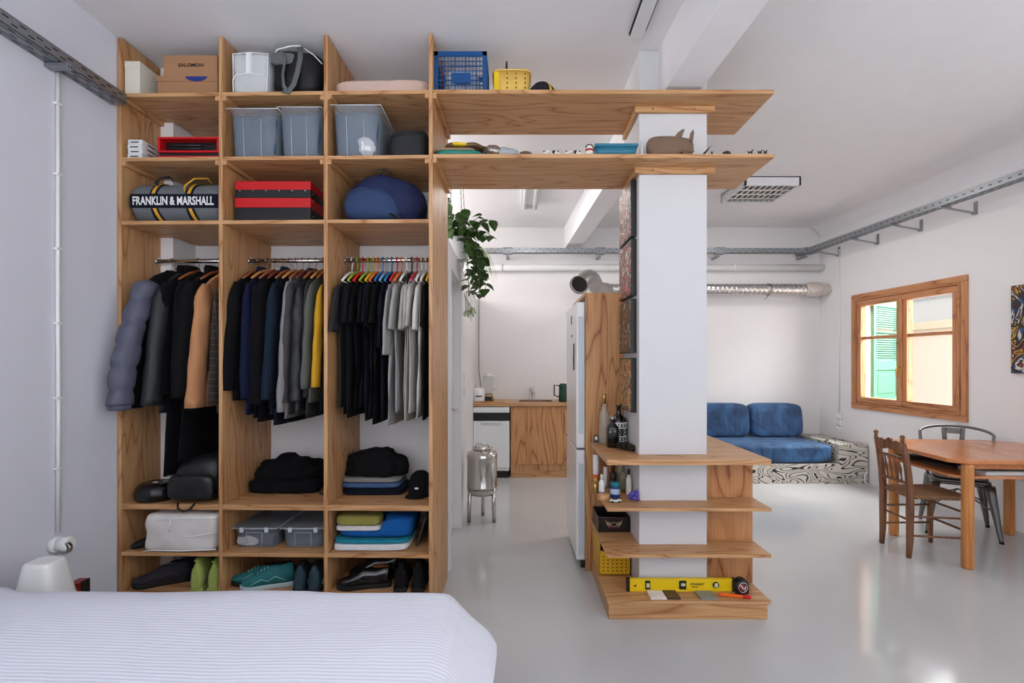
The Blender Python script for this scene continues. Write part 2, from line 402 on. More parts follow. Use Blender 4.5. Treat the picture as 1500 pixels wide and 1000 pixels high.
# long boards running over the opening to the column
for nm,z,lab in (('top_board',2.915,'long plywood board at the very top, running from wardrobe past the column'),('lower_board',2.562,'long plywood board with figurines, second from the ceiling, passing round the column')):
    t=thing('plywood_board',lab,'shelf',(0,0,z))
    X0,X1=-.453,1.421
    poly=[(X0,2.70),(X1,2.70),(X1,3.19),(1.116,3.19),(1.116,2.853),(.716,2.853),(.716,3.19),(X0,3.19)]
    m=MB(); m.prism([(X0,2.70),(X1,2.70),(X1,2.853),(X0,2.853)],-.021,0)
    m.prism([(X0,2.853),(.716,2.853),(.716,3.19),(X0,3.19)],-.021,0); m.prism([(1.116,2.853),(X1,2.853),(X1,3.19),(1.116,3.19)],-.021,0)
    m.build('board',plyX,t)
    m=MB().box(.69,2.83,-.056,1.15,2.853,-.021); cl=m.build('cleat',plyX,t,bevel=.001)
    for x in (.79,1.03): MB().lathe([(.006,0),(.006,.004)],(x,2.826,-.038),10,axis='y').build('screw',chrome,cl)
    MB().box(.694,2.853,-.056,.716,3.19,-.021).build('cleat',plyY,t,bevel=.001)

# ================================================================ COLUMN SHELVES
cs=thing('column_shelving','low plywood shelving wrapped around the white column','shelving',(.9,2.7,0))
ox,oy=.9,2.7
def cb(m,x0,y0,z0,x1,y1,z1): return m.box(x0-ox,y0-oy,z0,x1-ox,y1-oy,z1)
CT=.884
m=MB(); cb(m,.506,2.70,CT-.03,1.406,2.853,CT); cb(m,.506,2.853,CT-.03,.716,3.31,CT); cb(m,1.116,2.853,CT-.03,1.406,3.70,CT); cb(m,.716,3.257,CT-.03,1.116,3.31,CT)
m.build('worktop',plyX,cs)
for z in (.6175,.3625):
    m=MB(); cb(m,.506,2.70,z-.018,1.406,2.853,z); cb(m,.506,2.853,z-.018,.716,3.31,z); cb(m,1.116,2.853,z-.018,1.406,2.92,z)
    m.build('shelf',plyX,cs)
m=MB(); cb(m,.506,2.70,.09,1.406,2.853,.1075); cb(m,.506,2.853,.09,.716,3.31,.1075); cb(m,1.116,2.853,.09,1.406,2.94,.1075); m.build('platform_top',plyX,cs)
m=MB(); cb(m,.515,2.712,0,1.392,2.730,.09); m.build('plinth_front',plyX,cs,bevel=.001)
m=MB(); cb(m,.515,2.73,0,.533,3.31,.09); m.build('plinth_side',plyY,cs)
m=MB(); cb(m,1.116,2.925,.1075,1.412,2.943,.854); m.build('support_panel',plyD,cs,bevel=.001)
for z0,z1 in ((.1075,.3445),(.3625,.5995),(.6175,.854)):
    m=MB(); cb(m,1.116,2.903,z0,1.142,2.925,z1); m.build('batten',plyZ,cs,bevel=.001)
m=MB(); cb(m,1.394,2.945,.0,1.412,3.66,.854); m.build('side_support',plyZ,cs)

# ================================================================ FRIDGE and its plywood housing
hz=thing('fridge_housing','tall plywood panel housing standing behind the column beside the fridge','cabinet',(.8,3.35,0))
m=MB().box(-.323,-.01,0,.31,.012,1.89); m.build('side_panel',plyP,hz,bevel=.001)
m=MB().box(-.33,-.02+.033,1.868,.31,.72,1.89); m.build('top_panel',plyX,hz)
MB().box(.308,.012,0,.312,.72,1.868).build('back_panel',plyZ,hz)
fr=thing('fridge','white fridge freezer with its door facing left, bottom freezer','fridge',(.45,3.71,0))
m=MB().box(.03,-.335,.05,.65,.31,1.836); m.build('body',whiteGloss,fr,bevel=.006)
for (z0,z1,nm) in ((.06,.815,'freezer_door'),(.828,1.832,'fridge_door')):
    m=MB().box(-.032,-.335,z0,.028,.305,z1); dd=m.build(nm,whiteGloss,fr,bevel=.008)
    zc0,zc1=(z0+.04,z1-.09) if nm=='freezer_door' else (z0+.1,z1-.1)
    MB().box(-.018,-.3395,zc0,.014,-.3345,zc1).build('recessed_grip',mat('grip_grey',(200,206,212),.35),dd,bevel=.003)
for x in (.0,.6):
    for y in (-.3,.27): MB().lathe([(.018,0),(.018,.05)],(x+.02,y,0),10).build('foot',black,fr)
for (y,z,dy,dz,c) in ((-.05,1.70,.035,.06,(120,124,70)),(-.08,1.60,.03,.02,(90,90,96)),(-.18,1.42,.05,.03,(70,70,72)),(-.2,1.36,.03,.19,(38,34,38))):
    m=MB().box(-.004,-dy/2,0,0,dy/2,dz)
    solo('fridge_magnet',m,mat('magnet_%d'%c[0],c,.5),{120:'olive green magnet, uppermost on the fridge door',90:'small grey magnet under the olive one on the fridge door',70:'wide grey magnet above the dark strip on the fridge door',38:'long dark strip magnet on the fridge door'}[c[0]],'magnet',(.418,3.71+y,z))
# ================================================================ KITCHEN
KY=6.01
k=thing('kitchen_cabinet','plywood sink cabinet with large grained door between dishwasher and fridge','cabinet',(.5,KY,0))
MB().box(-.56,.02,.09,1.0,.58,.877).build('carcass',plyZ,k)
MB().box(-.557,0,.17,.09,.02,.872).build('door',plyP,k,bevel=.001)
MB().box(.095,0,.17,1.0,.02,.872).build('door',plyP,k,bevel=.001)
MB().box(-.557,.03,0,1.0,.05,.165).build('plinth',plyX,k)
MB().lathe([(.008,0),(.012,-.012),(.012,-.02)],(.05,0,.85),12,axis='y').build('knob',brass,k)
MB().lathe([(.008,0),(.012,-.012),(.012,-.02)],(.13,0,.62),12,axis='y').build('knob',brass,k)
wt=thing('kitchen_worktop','plywood kitchen worktop with sink along the back wall','worktop',(0,KY,.88))
MB().box(-.52,-.02,0,.02,.6,.039).build('top',plyX,wt); MB().box(.02,-.02,0,.02,.0,.039)
m=MB(); m.box(.02,-.02,0,1.5,.10,.039); m.box(.02,.5,0,1.5,.6,.039); m.box(.50,.1,0,1.5,.5,.039); m.build('top',plyX,wt)
sk=MB(); sk.box(.02,.1,.036,.50,.13,.043); sk.box(.02,.47,.036,.50,.5,.043); sk.box(.02,.13,.036,.05,.47,.043); sk.box(.47,.13,.036,.5,.47,.043); sk.box(.05,.13,-.0,.47,.47,.004)
sk.build('sink',brushed,wt,bevel=.002)
fa=MB(); fa.lathe([(.024,.04),(.024,.05),(.015,.055),(.015,.20)],(.2,.53,0),14); fa.tube([(.2,.53,.18),(.2,.50,.185),(.2,.40,.19),(.2,.36,.175)],.011); fa.tube([(.21,.53,.12),(.26,.53,.13)],.009); fa.build('faucet',chrome,wt)
dw=thing('dishwasher','white dishwasher with black control strip under the worktop','dishwasher',(-.293,KY,0))
MB().box(-.215,.0,.09,.215,.56,.872).build('body',white,dw)
MB().box(-.22,-.025,.13,.22,0,.70).build('door',whiteGloss,dw,bevel=.006)
MB().box(-.22,-.022,.705,.22,0,.80).build('control_strip',black,dw,bevel=.002); MB().box(-.22,-.02,.803,.22,0,.868).build('top_trim',whiteGloss,dw,bevel=.002)
MB().box(-.12,-.03,.655,.12,-.024,.685).build('door_grip',mat('grip_grey2',(200,202,206),.4),dw,bevel=.002)
MB().box(-.2,.02,0,.2,.5,.09).build('plinth',black,dw)
# blender, pots, bottle
bl=thing('blender','glass jar blender with brass coloured base at the left end of the worktop','blender',(-.345,6.22,.919))
MB().rings([(0,0,0,.075,.075),(0,0,.05,.07,.07),(0,0,.10,.05,.05)],16,k=4).build('base',mat('brass_base',(150,128,90),.35,.6),bl)
MB().box(-.05,-.08,.02,.05,-.074,.07).build('control_panel',black,bl)
clear=mat('clear_plastic',(222,226,230),.15,alpha=.35)
MB().lathe([(.045,.10),(.05,.12),(.07,.30),(.072,.32)],n=16).build('jar',clear,bl)
MB().lathe([(.074,.32),(.074,.335),(.03,.345),(.03,.36)],n=16).build('lid',offwhite,bl)
MB().tube([(.07,0,.30),(.11,0,.29),(.11,0,.17),(.06,0,.15)],.008).build('handle',offwhite,bl)
t=thing('kettle','white enamel pot with dark lettering left of the blender','pot',(-.46,6.16,.919))
MB().lathe([(.075,0),(.08,.02),(.08,.14),(.07,.16),(.03,.175),(.02,.18)],n=20).build('body',whiteGloss,t); MB().lathe([(.006,.18),(.014,.19),(.012,.205)],n=10).build('lid_knob',white,t)
MB().box(-.03,-.083,.07,.05,-.079,.085).build('print_band',ink,t)
solo('bottle',MB().lathe([(.02,0),(.022,.01),(.022,.1),(.009,.13),(.009,.17)],n=12),mat('frosted',(232,228,216),.3,alpha=.7),'slim pale bottle standing behind the kitchen faucet','bottle',(.24,6.57,.919))
gm=mat('dark_green_enamel',(20,62,44),.35)
t=thing('watering_can','dark green jug with a side handle beside the fridge','jug',(.60,6.2,.919))
MB().lathe([(.05,0),(.055,.02),(.05,.2),(.04,.23)],n=16).build('body',gm,t); MB().tube([(-.045,0,.2),(-.11,0,.21),(-.11,0,.08),(-.05,0,.06)],.009).build('handle',gm,t)
t=thing('cutting_board','pale wooden board lying flat at the left worktop end','cutting board',(-.31,6.08,.9195)); MB().box(-.2,-.06,0,.18,.02,.012).build('board',plyX,t)
# steel milk tank on three legs
tk=thing('steel_tank','round stainless steel tank on three legs beside the bathroom door','tank',(-.30,4.42,0))
MB().lathe([(.06,.235),(.12,.24),(.134,.27),(.135,.30),(.137,.30),(.137,.315),(.134,.32),(.134,.56),(.138,.565),(.138,.58),(.134,.59),(.13,.61),(.085,.635),(.08,.64)],n=32).build('body',chrome,tk)
MB().lathe([(.085,.636),(.085,.65),(.07,.66),(.03,.668),(.0,.668)],n=28).build('lid',chrome,tk)
MB().tube([(-.06,-.03,.66),(-.05,-.03,.69),(.05,-.03,.69),(.06,-.03,.66)],.006).build('lid_handle',chrome,tk)
MB().tube([(.09*cos(a),.09*sin(a),.652) for a in [i*pi/9 for i in range(18)]],.006,closed=True,n=6).build('clamp_ring',chrome,tk)
for a in (210,330,90):
    x,y=.118*cos(radians(a)),.118*sin(radians(a))
    MB().tube([(x*1.02,y*1.02,.30),(x*1.1,y*1.1,0)],.018,n=10).build('leg',chrome,tk)
# switches on the partition
for i,(Y,z,nm) in enumerate(((4.62,1.27,'upper'),(4.62,1.14,'middle'),(4.62,1.01,'lower'))):
    s=(Y-3.31); t=thing('light_switch','white %s switch plate on the bathroom partition'%nm,'switch',(-.45-.0245*s,3.31+s,z),BZ)
    MB().box(-.04,-.012,-.04,.04,0,.04).build('plate',plastic_w,t,bevel=.003); MB().box(-.02,-.017,-.025,.02,-.01,.025).build('rocker',plastic_w,t,bevel=.002)

# ================================================================ cable trays, pipes, ducts
def tray(name,label,L,w,h,loc,rz,open_up=True,th=.003,brackets=None,slotstep=.075):
    t=thing(name,label,'cable tray',loc,rz)
    m=MB(); m.box(0,0,0,L,w,th); m.box(0,0,0,L,th,h); m.box(0,w-th,0,L,w,h); m.box(0,0,h-th,L,.012,h); m.box(0,w-.012,h-th,L,w,h)
    # ribs on underside
    m.box(0,w*.25,-.003,L,w*.3,0); m.box(0,w*.7,-.003,L,w*.75,0)
    m.mat(1)
    x=.03
    while x<L-.04:
        m.box(x,-.0008,h*.30,x+.028,.0005,h*.40); m.box(x+slotstep/2,-.0008,h*.62,x+slotstep/2+.028,.0005,h*.72)
        m.box(x,w-.0005,h*.45,x+.028,w+.0008,h*.58)
        m.box(x,w*.12,-.0008,x+.03,w*.18,.0005); m.box(x+slotstep/2,w*.48,-.0008,x+slotstep/2+.03,w*.54,.0005); m.box(x,w*.83,-.0008,x+.03,w*.88,.0005)
        x+=slotstep
    m.build('channel',[steel,steelD],t)
    return t
# left wall tray: local x along +Y
t=tray('cable_tray','perforated steel cable tray along the left wall up to the wardrobe',5.3,.085,.055,(-2.135,-2.6,2.832),radians(90))
for s in (4.93,3.4,2.0):
    m=MB(); m.box(s-.02,.0-.03,-.022,s+.02,.083,-.003); m.box(s-.015,-.04,-.018,s+.06,-.03,-.005); m.build('support_bracket',steel,t,bevel=.002)
# right wall tray
t=tray('cable_tray','perforated steel cable tray carried on brackets along the right wall',9.0,.09,.06,rwp(-2.4,.26,2.83),RZ)
for Y in (3.3,4.48,5.05,5.62,6.25,2.2,1.0):
    s=Y+2.4
    m=MB(); m.box(s-.018,-.26,-.07,s+.018,-.255,.05); m.box(s-.016,-.255,-.068,s+.016,-.23,-.045)
    m.bar((s,-.245,-.055),(s,.06,-.008),.022,.012); m.box(s-.015,-.02,-.01,s+.015,.09,-.003); m.build('support_bracket',steel,t)
t=tray('cable_tray','perforated steel cable tray along the back wall above the pipe',6.1,.08,.06,(-2.2,6.34,2.83),0,slotstep=.09)
for x in (2.1,3.3,4.85,6.0):
    m=MB(); m.box(x-.06,-.012,-.012,x+.06,.09,-.003); m.box(x-.06,-.012,.06,x+.06,.09,.068); m.box(x-.02,.08,-.04,x+.02,.275,-.02); m.build('support_bracket',steel,t)
t=thing('wall_pipe','thick white horizontal pipe along the back wall under the cable tray','pipe',(0,6.55,2.675))
MB().lathe([(.045,-2.0),(.045,4.12)],n=18,axis='x').build('pipe',white,t)
for x in (-.2,1.2,2.9): MB().lathe([(.05,x),(.05,x+.03)],n=18,axis='x').build('pipe_clamp',white,t)
dc=thing('foil_duct','silver flexible foil ventilation duct along the back wall','duct',(0,6.45,2.37))
m=MB(); prof=[]; x=1.25
while x<3.78: prof+= [(.073,x),(.078,x+.012),(.073,x+.03)]; x+=.06
m.lathe(prof,n=22,axis='x'); m.build('flexible_hose',duct,dc)
m=MB().lathe([(.07,3.76),(.07,4.1)],n=20,axis='x'); m.build('wall_sleeve',offwhite,dc)
MB().lathe([(.09,3.83),(.095,3.85),(.095,3.97),(.09,4.0)],n=22,axis='x').build('coupling',mat('duct_coupling',(206,196,190),.4,.3,bump=.3),dc)
m=MB().lathe([(.08,3.30),(.08,3.33)],n=22,axis='x'); m.tube([(3.315,-.02,-.07),(3.26,-.03,-.13)],.008); m.build('hose_clamp',brushed,dc)
m=MB().lathe([(.07,.9),(.07,1.25)],n=20,axis='x'); m.build('duct_section',offwhite,dc)
# elbow rising from the fridge top
def P3(px,py,Y): return Vector((fx(px,Y),Y-6.45,fz(py,Y)-2.37))
el=MB(); base=[P3(890,424,6.35),P3(880,424,5.9),P3(873,420,5.5),P3(869,411,5.2),P3(864,407,4.95),P3(857,409,4.75),P3(851,414,4.62),P3(848,417,4.58)]
pts=[]; rs=[]
for i in range(len(base)-1):
    for k2 in range(5): pts.append(base[i].lerp(base[i+1],k2/5)); rs.append(.084 if k2%2 else .077)
el.tube(pts,rs,n=20,cap=False); el.build('elbow',mat('grey_duct',(158,152,148),.4,.8,bump=.2,bs=40),dc,solid=.004)
mo=MB(); q=pts[-1]; d_=(pts[-1]-pts[-3]).normalized(); mo.tube([q,q+d_*.015],[.088,.088],n=20,cap=False); mo.build('mouth_ring',brushed,dc,solid=.008)
mo=MB(); mo.tube([q-d_*.012,q-d_*.008],[.078,.078],n=20); mo.build('mesh_grille',mat('dark_mesh_grille',(60,56,54),.6,.5,bump=1,bs=120),dc)
solo('ceiling_wire',MB().tube([(0,0,0),(-1.15,-.55,-.01)],.004,n=6),black,'thin dark wire running from the louvred lamp to the column','wire',(2.24,4.9,CEIL-.008))
# kitchen batten lamp
def batten(label,x,y0,y1,w=.19):
    t=thing('ceiling_lamp',label,'lamp',(x,(y0+y1)/2,CEIL)); L=(y1-y0)/2
    MB().box(-w/2,-L,-.05,w/2,L,0).build('housing',white,t,bevel=.004)
    if w>.1:
        for sx in (-.055,.055): MB().lathe([(.016,-L+.03),(.016,L-.03)],(sx,0,-.07),12,axis='y').build('tube_lamp',mat('lamp_tube',(240,240,238),.3),t)
        for sy in (-1,1): MB().box(-.09,sy*(L-.02)-.012,-.085,.09,sy*(L-.02)+.012,-.05).build('lamp_holder',white,t)
    return t
batten('white twin tube batten lamp on the kitchen ceiling above the worktop aisle',.155,4.35,5.6)
t=thing('ceiling_lamp','slim ceiling lamp rail with dark edges above the top board','lamp',(.665,2.0,CEIL))
MB().box(-.035,-.7,-.03,.035,.70,0).build('housing',white,t,bevel=.003)
m=MB(); m.box(-.0415,-.7,-.02,-.036,.70,-.005); m.box(.036,-.7,-.02,.0415,.66,-.005); m.build('edge_strip',steelD,t)
# louvred square lamp
t=thing('louvre_ceiling_lamp','square ceiling lamp with mirrored louvre grid in the living area','lamp',(2.51,5.065,CEIL))
m=MB(); a=.275
m.box(-a,-a,-.09,-a+.02,a,0); m.box(a-.02,-a,-.09,a,a,0); m.box(-a,-a,-.09,a,-a+.02,0); m.box(-a,a-.02,-.09,a,a,0); m.box(-a,-a,-.012,a,a,0)
m.build('housing',white,t,bevel=.002)
m=MB()
for i in range(1,9):
    x=-a+.02+i*(2*a-.04)/9
    m.prism([(x-.008,-.084),(x+.008,-.084),(x,-.035)],-a+.02,a-.02,'y')
for i in range(1,4):
    y=-a+.02+i*(2*a-.04)/4
    m.prism([(y-.02,-.086),(y+.02,-.086),(y,-.03)],-a+.02,a-.02,'x')
m.build('louvre_grid',mat('mirror_louvre',(226,224,220),.12,1),t)
for x in (-.16,0,.16): MB().lathe([(.013,-.25),(.013,.25)],(x,0,-.024),10,axis='y').build('tube_lamp',mat('lamp_tube',(240,240,238),.3),t)

cd=thing('cable_conduit','thin grey wire running down the kitchen corner behind the pots','conduit',(-.49,BACK-.012,0))
MB().tube([(.0,0,.98),(.03,-.01,1.1),(0,0,1.3),(0,0,2.8)],.006,n=6).build('conduit',mat('grey_cable',(150,148,146),.5),cd)
# ================================================================ CAMERA, LIGHT
cam=bpy.data.cameras.new('camera'); co=bpy.data.objects.new('camera',cam); C.objects.link(co); scene.camera=co
co.location=(0,0,H); co.rotation_euler=(radians(90),0,0); cam.sensor_width=36; cam.lens=F/1500*36
cam.shift_x=-(CX-750)/1500; cam.shift_y=(CY-500)/1500; cam.clip_start=.02
scene.view_settings.view_transform='Standard'; scene.view_settings.look='None'; scene.view_settings.gamma=1; scene.view_settings.use_curve_mapping=False
scene.view_settings.exposure=0.30
wl=bpy.data.worlds.new('sky'); scene.world=wl; wl.use_nodes=True; wl.node_tree.nodes['Background'].inputs[0].default_value=(.80,.90,1,1); wl.node_tree.nodes['Background'].inputs[1].default_value=.8
def area(name,loc,rot,sx,sy,p,col=(1,1,1)):
    l=bpy.data.lights.new(name,'AREA'); l.shape='RECTANGLE'; l.size=sx; l.size_y=sy; l.energy=p; l.color=col
    o=bpy.data.objects.new(name,l); C.objects.link(o); o.location=loc; o.rotation_euler=rot; return o
area('daylight_rear_left',(-.6,-2.62,1.7),(radians(168),0,0),2.0,1.6,105,(.90,.95,1))
area('daylight_rear_right',(3.0,-2.62,1.7),(radians(168),0,radians(4)),2.2,1.6,100,(.93,.97,1))
v=rwp(1.45,-.02,1.6); area('daylight_side_window',v,(radians(100),0,RZ),2.2,1.35,12,(1,.98,.97))
v=rwp(5.2,-1.15,3.0); o=area('daylight_lane_above',v,(0,0,0),2.2,1.4,330,(1,.99,.98))
d=Vector(rwp(5.25,.4,1.2))-Vector(v); o.rotation_euler=d.to_track_quat('-Z','Y').to_euler()
v=rwp(3.7,-1.15,1.5); o=area('daylight_lane_side',v,(0,0,0),1.2,2.4,60,(.98,.99,1))
d=Vector(rwp(5.2,0,1.6))-Vector(v); o.rotation_euler=d.to_track_quat('-Z','Y').to_euler()
area('left_wall_fill',(-2.18,-1.1,1.7),(radians(105),0,radians(-90)),1.6,1.4,48,(.95,.97,1))  # added fill lamp at the closed left wall, lifts the right wall
area('high_left_fill',(-2.2,4.9,2.78),(radians(90),0,radians(-90)),2.8,.75,36,(1,.98,.95))  # added fill above the bathroom box, no window there; evens out the kitchen
area('louvre_lamp_fill',(2.51,5.065,CEIL-.092),(0,0,0),.5,.5,12,(1,.98,.95))  # added weak fill below the louvre fixture, whose tubes are unlit
area('kitchen_lamp_fill',(.155,4.97,CEIL-.09),(0,0,0),.15,1.1,8,(1,.96,.92))  # added kitchen fill under the batten; its tubes stay off
su=bpy.data.lights.new('sun','SUN'); su.energy=1.0; su.angle=radians(2); so=bpy.data.objects.new('sun',su); C.objects.link(so); so.rotation_euler=(0,radians(-38),0)

# ================================================================ BED
bm_=bpy.data.materials.new('striped_cotton'); bm_.use_nodes=True; nt=bm_.node_tree; b=nt.nodes['Principled BSDF']; b.inputs['Roughness'].default_value=.85; b.inputs['Specular IOR Level'].default_value=.2
tc=N(nt,'ShaderNodeTexCoord'); w1=N(nt,'ShaderNodeTexWave',Scale=21.0,Distortion=2.2,Detail=2.0,bands_direction='Y',wave_profile='SIN'); w1.inputs['Detail Scale'].default_value=.35
nt.links.new(tc.outputs['Object'],w1.inputs['Vector'])
cr=N(nt,'ShaderNodeValToRGB'); cr.color_ramp.elements[0].color=lin((226,229,242)); cr.color_ramp.elements[1].color=lin((236,239,250)); nt.links.new(w1.outputs[0],cr.inputs[0]); nt.links.new(cr.outputs[0],b.inputs['Base Color'])
bp=N(nt,'ShaderNodeBump',Strength=.25,Distance=.003); nt.links.new(w1.outputs[0],bp.inputs['Height']); nt.links.new(bp.outputs[0],b.inputs['Normal'])
bed=thing('bed','bed with white pin-striped cover in the foreground','bed',(-1.1,1.0,0))
prof=[(-2.17,.50),(-2.1,.545),(-1.9,.562),(-1.6,.56),(-1.2,.553),(-.8,.55),(-.5,.545),(-.32,.543),(-.24,.538),(-.195,.52),(-.165,.49),(-.13,.455),(-.092,.42),(-.070,.39),(-.088,.365),(-.095,.34),(-.078,.26),(-.068,.18),(-.07,.1),(-.08,.06)]
def interp(P,t):
    t=t*(len(P)-1); i=min(int(t),len(P)-2); f=t-i; return P[i][0]*(1-f)+P[i+1][0]*f, P[i][1]*(1-f)+P[i+1][1]*f
ys=[-.35+ i*.06 for i in range(36)]+[1.80,1.83,1.855,1.875,1.885,1.89,1.89,1.885]
zc=[9]*36+[.548,.543,.53,.50,.45,.35,.2,.06]
def bf(u,v):
    j=int(round(v*(len(ys)-1))); x,z=interp(prof,u); Y=ys[j]
    e=max(0,(Y-1.72)/.17); 
    if x>-.3: x-= (e**2)*.07*min(1,(x+.3)/.1)
    Y2=Y-(e>0)*0.03*e*max(0,(x+.45)/.4) if x>-.45 else Y
    z=min(z,zc[j]+ (.02 if x<-1.9 else 0)+.004*sin(x*6))
    nz=noise.noise(Vector((x*2.2,Y*2.4,z*3)))*.012+noise.noise(Vector((x*7,Y*5,z*9)))*.004
    if z<.06: nz=0
    if z>.45: z+=nz
    else: x+=nz*1.6; Y2+=nz*.8
    return (x+1.1,Y2-1.0,z)
MB().grid(bf,90,len(ys)-1).build('striped_cover',bm_,bed).location.z=.022
MB().soft(-1.05,-1.45,.12,.90,.84,.50,k=12,n=6).build('mattress',offwhite,bed)
MB().box(-1.03,-1.43,.0,.88,.80,.13).build('bed_base',plyX,bed)

# ---- lamp etc. at the left wall
t=thing('bedside_lamp','white translucent bedside lamp with tapered shade beside the bed','lamp',(-2.01,2.10,.30))
gw=mat('opal_plastic',(238,238,236),.3,coat=.2)
MB().rings([(0,0,0,.108,.09),(0,0,.02,.110,.09),(0,0,.255,.063,.055),(.0,0,.268,.060,.052),(0,0,.274,.052,.045)],28,k=4.5).build('lamp_shade',gw,t)
t=thing('matchbox','red and orange box leaning on a small ledge beside the white lamp','box',(-2.02,2.27,.30))
MB().prism([(-.05,0),(.03,0),(.03,.11),(-.02,.11)],-.03,.03,'y').build('box',mat('red_lacquer',(150,28,26),.35),t); MB().box(-.03,-.032,.0,.025,-.0301,.085).build('front_panel',mat('orange_card',(214,120,64),.5),t); MB().box(.0305,-.02,0,.037,.02,.115).build('dark_edge',black,t)
t=thing('wall_socket','white round wall socket with plugged timer at the end of the conduit','socket',(-2.22,2.36,.545))
MB().lathe([(.038,0),(.038,.03),(.032,.034)],n=20,axis='x').build('socket',plastic_w,t); MB().lathe([(.034,.034),(.036,.075),(.030,.085)],n=20,axis='x').build('plug',plastic_w,t)
f=MB(); f.lathe([(.028,0),(.028,.02),(.022,.022)],(.075,-.028,-.01),18,axis='y'); f.build('dial',brushed,t)
f=MB(); f.lathe([(.021,-.004),(.002,-.005)],(.075,-.028,-.01),18,axis='y'); f.build('dial_face',plastic_w,t)
pts=[(0,0,0)]; 
m=MB().tube([(.010,.0,.60),(.010,.003,1.2),(.011,-.002,1.7),(.010,0,2.85)],.009,n=8)
cd=thing('cable_conduit','thin white cable conduit running down the left wall to a socket','conduit',(-2.22,2.375,0)); m.build('conduit',plastic_w,cd)
for z in (.9,1.24,1.60,1.96,2.32,2.66): MB().box(0,-.014,z,.02,.014,z+.012).build('clip',plastic_w,cd,bevel=.001)

# ================================================================ LIVING AREA
topo=bpy.data.materials.new('contour_line_panel'); topo.use_nodes=True; nt=topo.node_tree; b=nt.nodes['Principled BSDF']; b.inputs['Roughness'].default_value=.6
tc=N(nt,'ShaderNodeTexCoord'); mp=N(nt,'ShaderNodeMapping'); mp.inputs['Scale'].default_value=(2.6,2.6,6.5); nt.links.new(tc.outputs['Object'],mp.inputs[0])
n=N(nt,'ShaderNodeTexNoise',Scale=1.0,Detail=1.2,Distortion=1.0); nt.links.new(mp.outputs[0],n.inputs['Vector'])
m1=N(nt,'ShaderNodeMath',operation='MULTIPLY'); m1.inputs[1].default_value=15; nt.links.new(n.outputs[0],m1.inputs[0]); m2=N(nt,'ShaderNodeMath',operation='FRACT'); nt.links.new(m1.outputs[0],m2.inputs[0])
cr=N(nt,'ShaderNodeValToRGB'); e=cr.color_ramp.elements; e[0].position=0; e[0].color=lin((30,28,28)); e[1].position=1; e[1].color=lin((30,28,28))
for p,c in ((.14,(30,28,28)),(.22,(206,200,190)),(.86,(212,206,196)),(.94,(30,28,28))): q=e.new(p); q.color=lin(c)
nt.links.new(m2.outputs[0],cr.inputs[0]); nt.links.new(cr.outputs[0],b.inputs['Base Color'])
bn=thing('bench_platform','low bench platform covered in black and white contour lines under the blue sofa','bench',(2.9,5.74,0))
MB().box(-1.4,0,0,.88,.87,.228).build('platform',topo,bn)
MB().prism([(.88,0),(1.215,0),(1.18,.87),(.88,.87)],0,.455).build('side_box',topo,bn)
blueM=bpy.data.materials.new('blue_velvet'); blueM.use_nodes=True; nt=blueM.node_tree; b=nt.nodes['Principled BSDF']; b.inputs['Roughness'].default_value=.7; b.inputs['Sheen Weight'].default_value=.35; b.inputs['Sheen Roughness'].default_value=.35; b.inputs['Sheen Tint'].default_value=(.5,.7,1,1)
tc=N(nt,'ShaderNodeTexCoord'); n=N(nt,'ShaderNodeTexNoise',Scale=3.5,Detail=4.0,Distortion=1.2); nt.links.new(tc.outputs['Object'],n.inputs[0])
cr=N(nt,'ShaderNodeValToRGB'); cr.color_ramp.elements[0].position=.35; cr.color_ramp.elements[1].position=.65; cr.color_ramp.elements[0].color=lin((24,54,90)); cr.color_ramp.elements[1].color=lin((52,96,140)); nt.links.new(n.outputs[0],cr.inputs[0]); nt.links.new(cr.outputs[0],b.inputs['Base Color'])
mp=N(nt,'ShaderNodeMapping'); mp.inputs['Scale'].default_value=(11,9,3.5); nt.links.new(tc.outputs['Object'],mp.inputs[0]); n=N(nt,'ShaderNodeTexNoise',Scale=1.0,Detail=2.0,Distortion=.8); nt.links.new(mp.outputs[0],n.inputs[0])
bp=N(nt,'ShaderNodeBump',Strength=.8,Distance=.03); nt.links.new(n.outputs[0],bp.inputs['Height']); nt.links.new(bp.outputs[0],b.inputs['Normal'])
def sg(p,q):
    # sag and creases below top edge
    x,y,z=p; d=.012*noise.noise(Vector((x*14,z*3,y*4))); return (x,y-d*(1-abs(q[0])),z+.006*noise.noise(Vector((x*6,y*6,1))))
m=MB().soft(-1.25,0,0,1.01,.80,.215,k=9,n=16,fn=sg); solo('sofa_mattress',m,blueM,'long blue velvet seat mattress lying on the contour-patterned bench','mattress',(2.76,5.75,.2285))
gp='blue velvet back cushions'
for i,(x,lab) in enumerate(((2.34,'blue velvet back cushion mostly hidden behind the column'),(3.055-.345,'blue velvet back cushion beside the column, left of the corner one'),(3.405,'blue velvet back cushion nearest the corner'))):
    if i==0: continue
    m=MB().soft(-.342,-.02,0,.342,.20,.435,k=5.5,n=18,fn=lambda p,q:(p[0],p[1]-.014*abs(noise.noise(Vector((p[0]*22,p[2]*4,i))))*max(0,q[2]+.6)*(1 if q[1]<0 else 0)+(.05*(p[2]/.43)),p[2]-.012*(1-abs(q[0]))*0))
    solo('back_cushion',m,blueM,lab,'cushion',(x,6.36,.4445),group=gp)
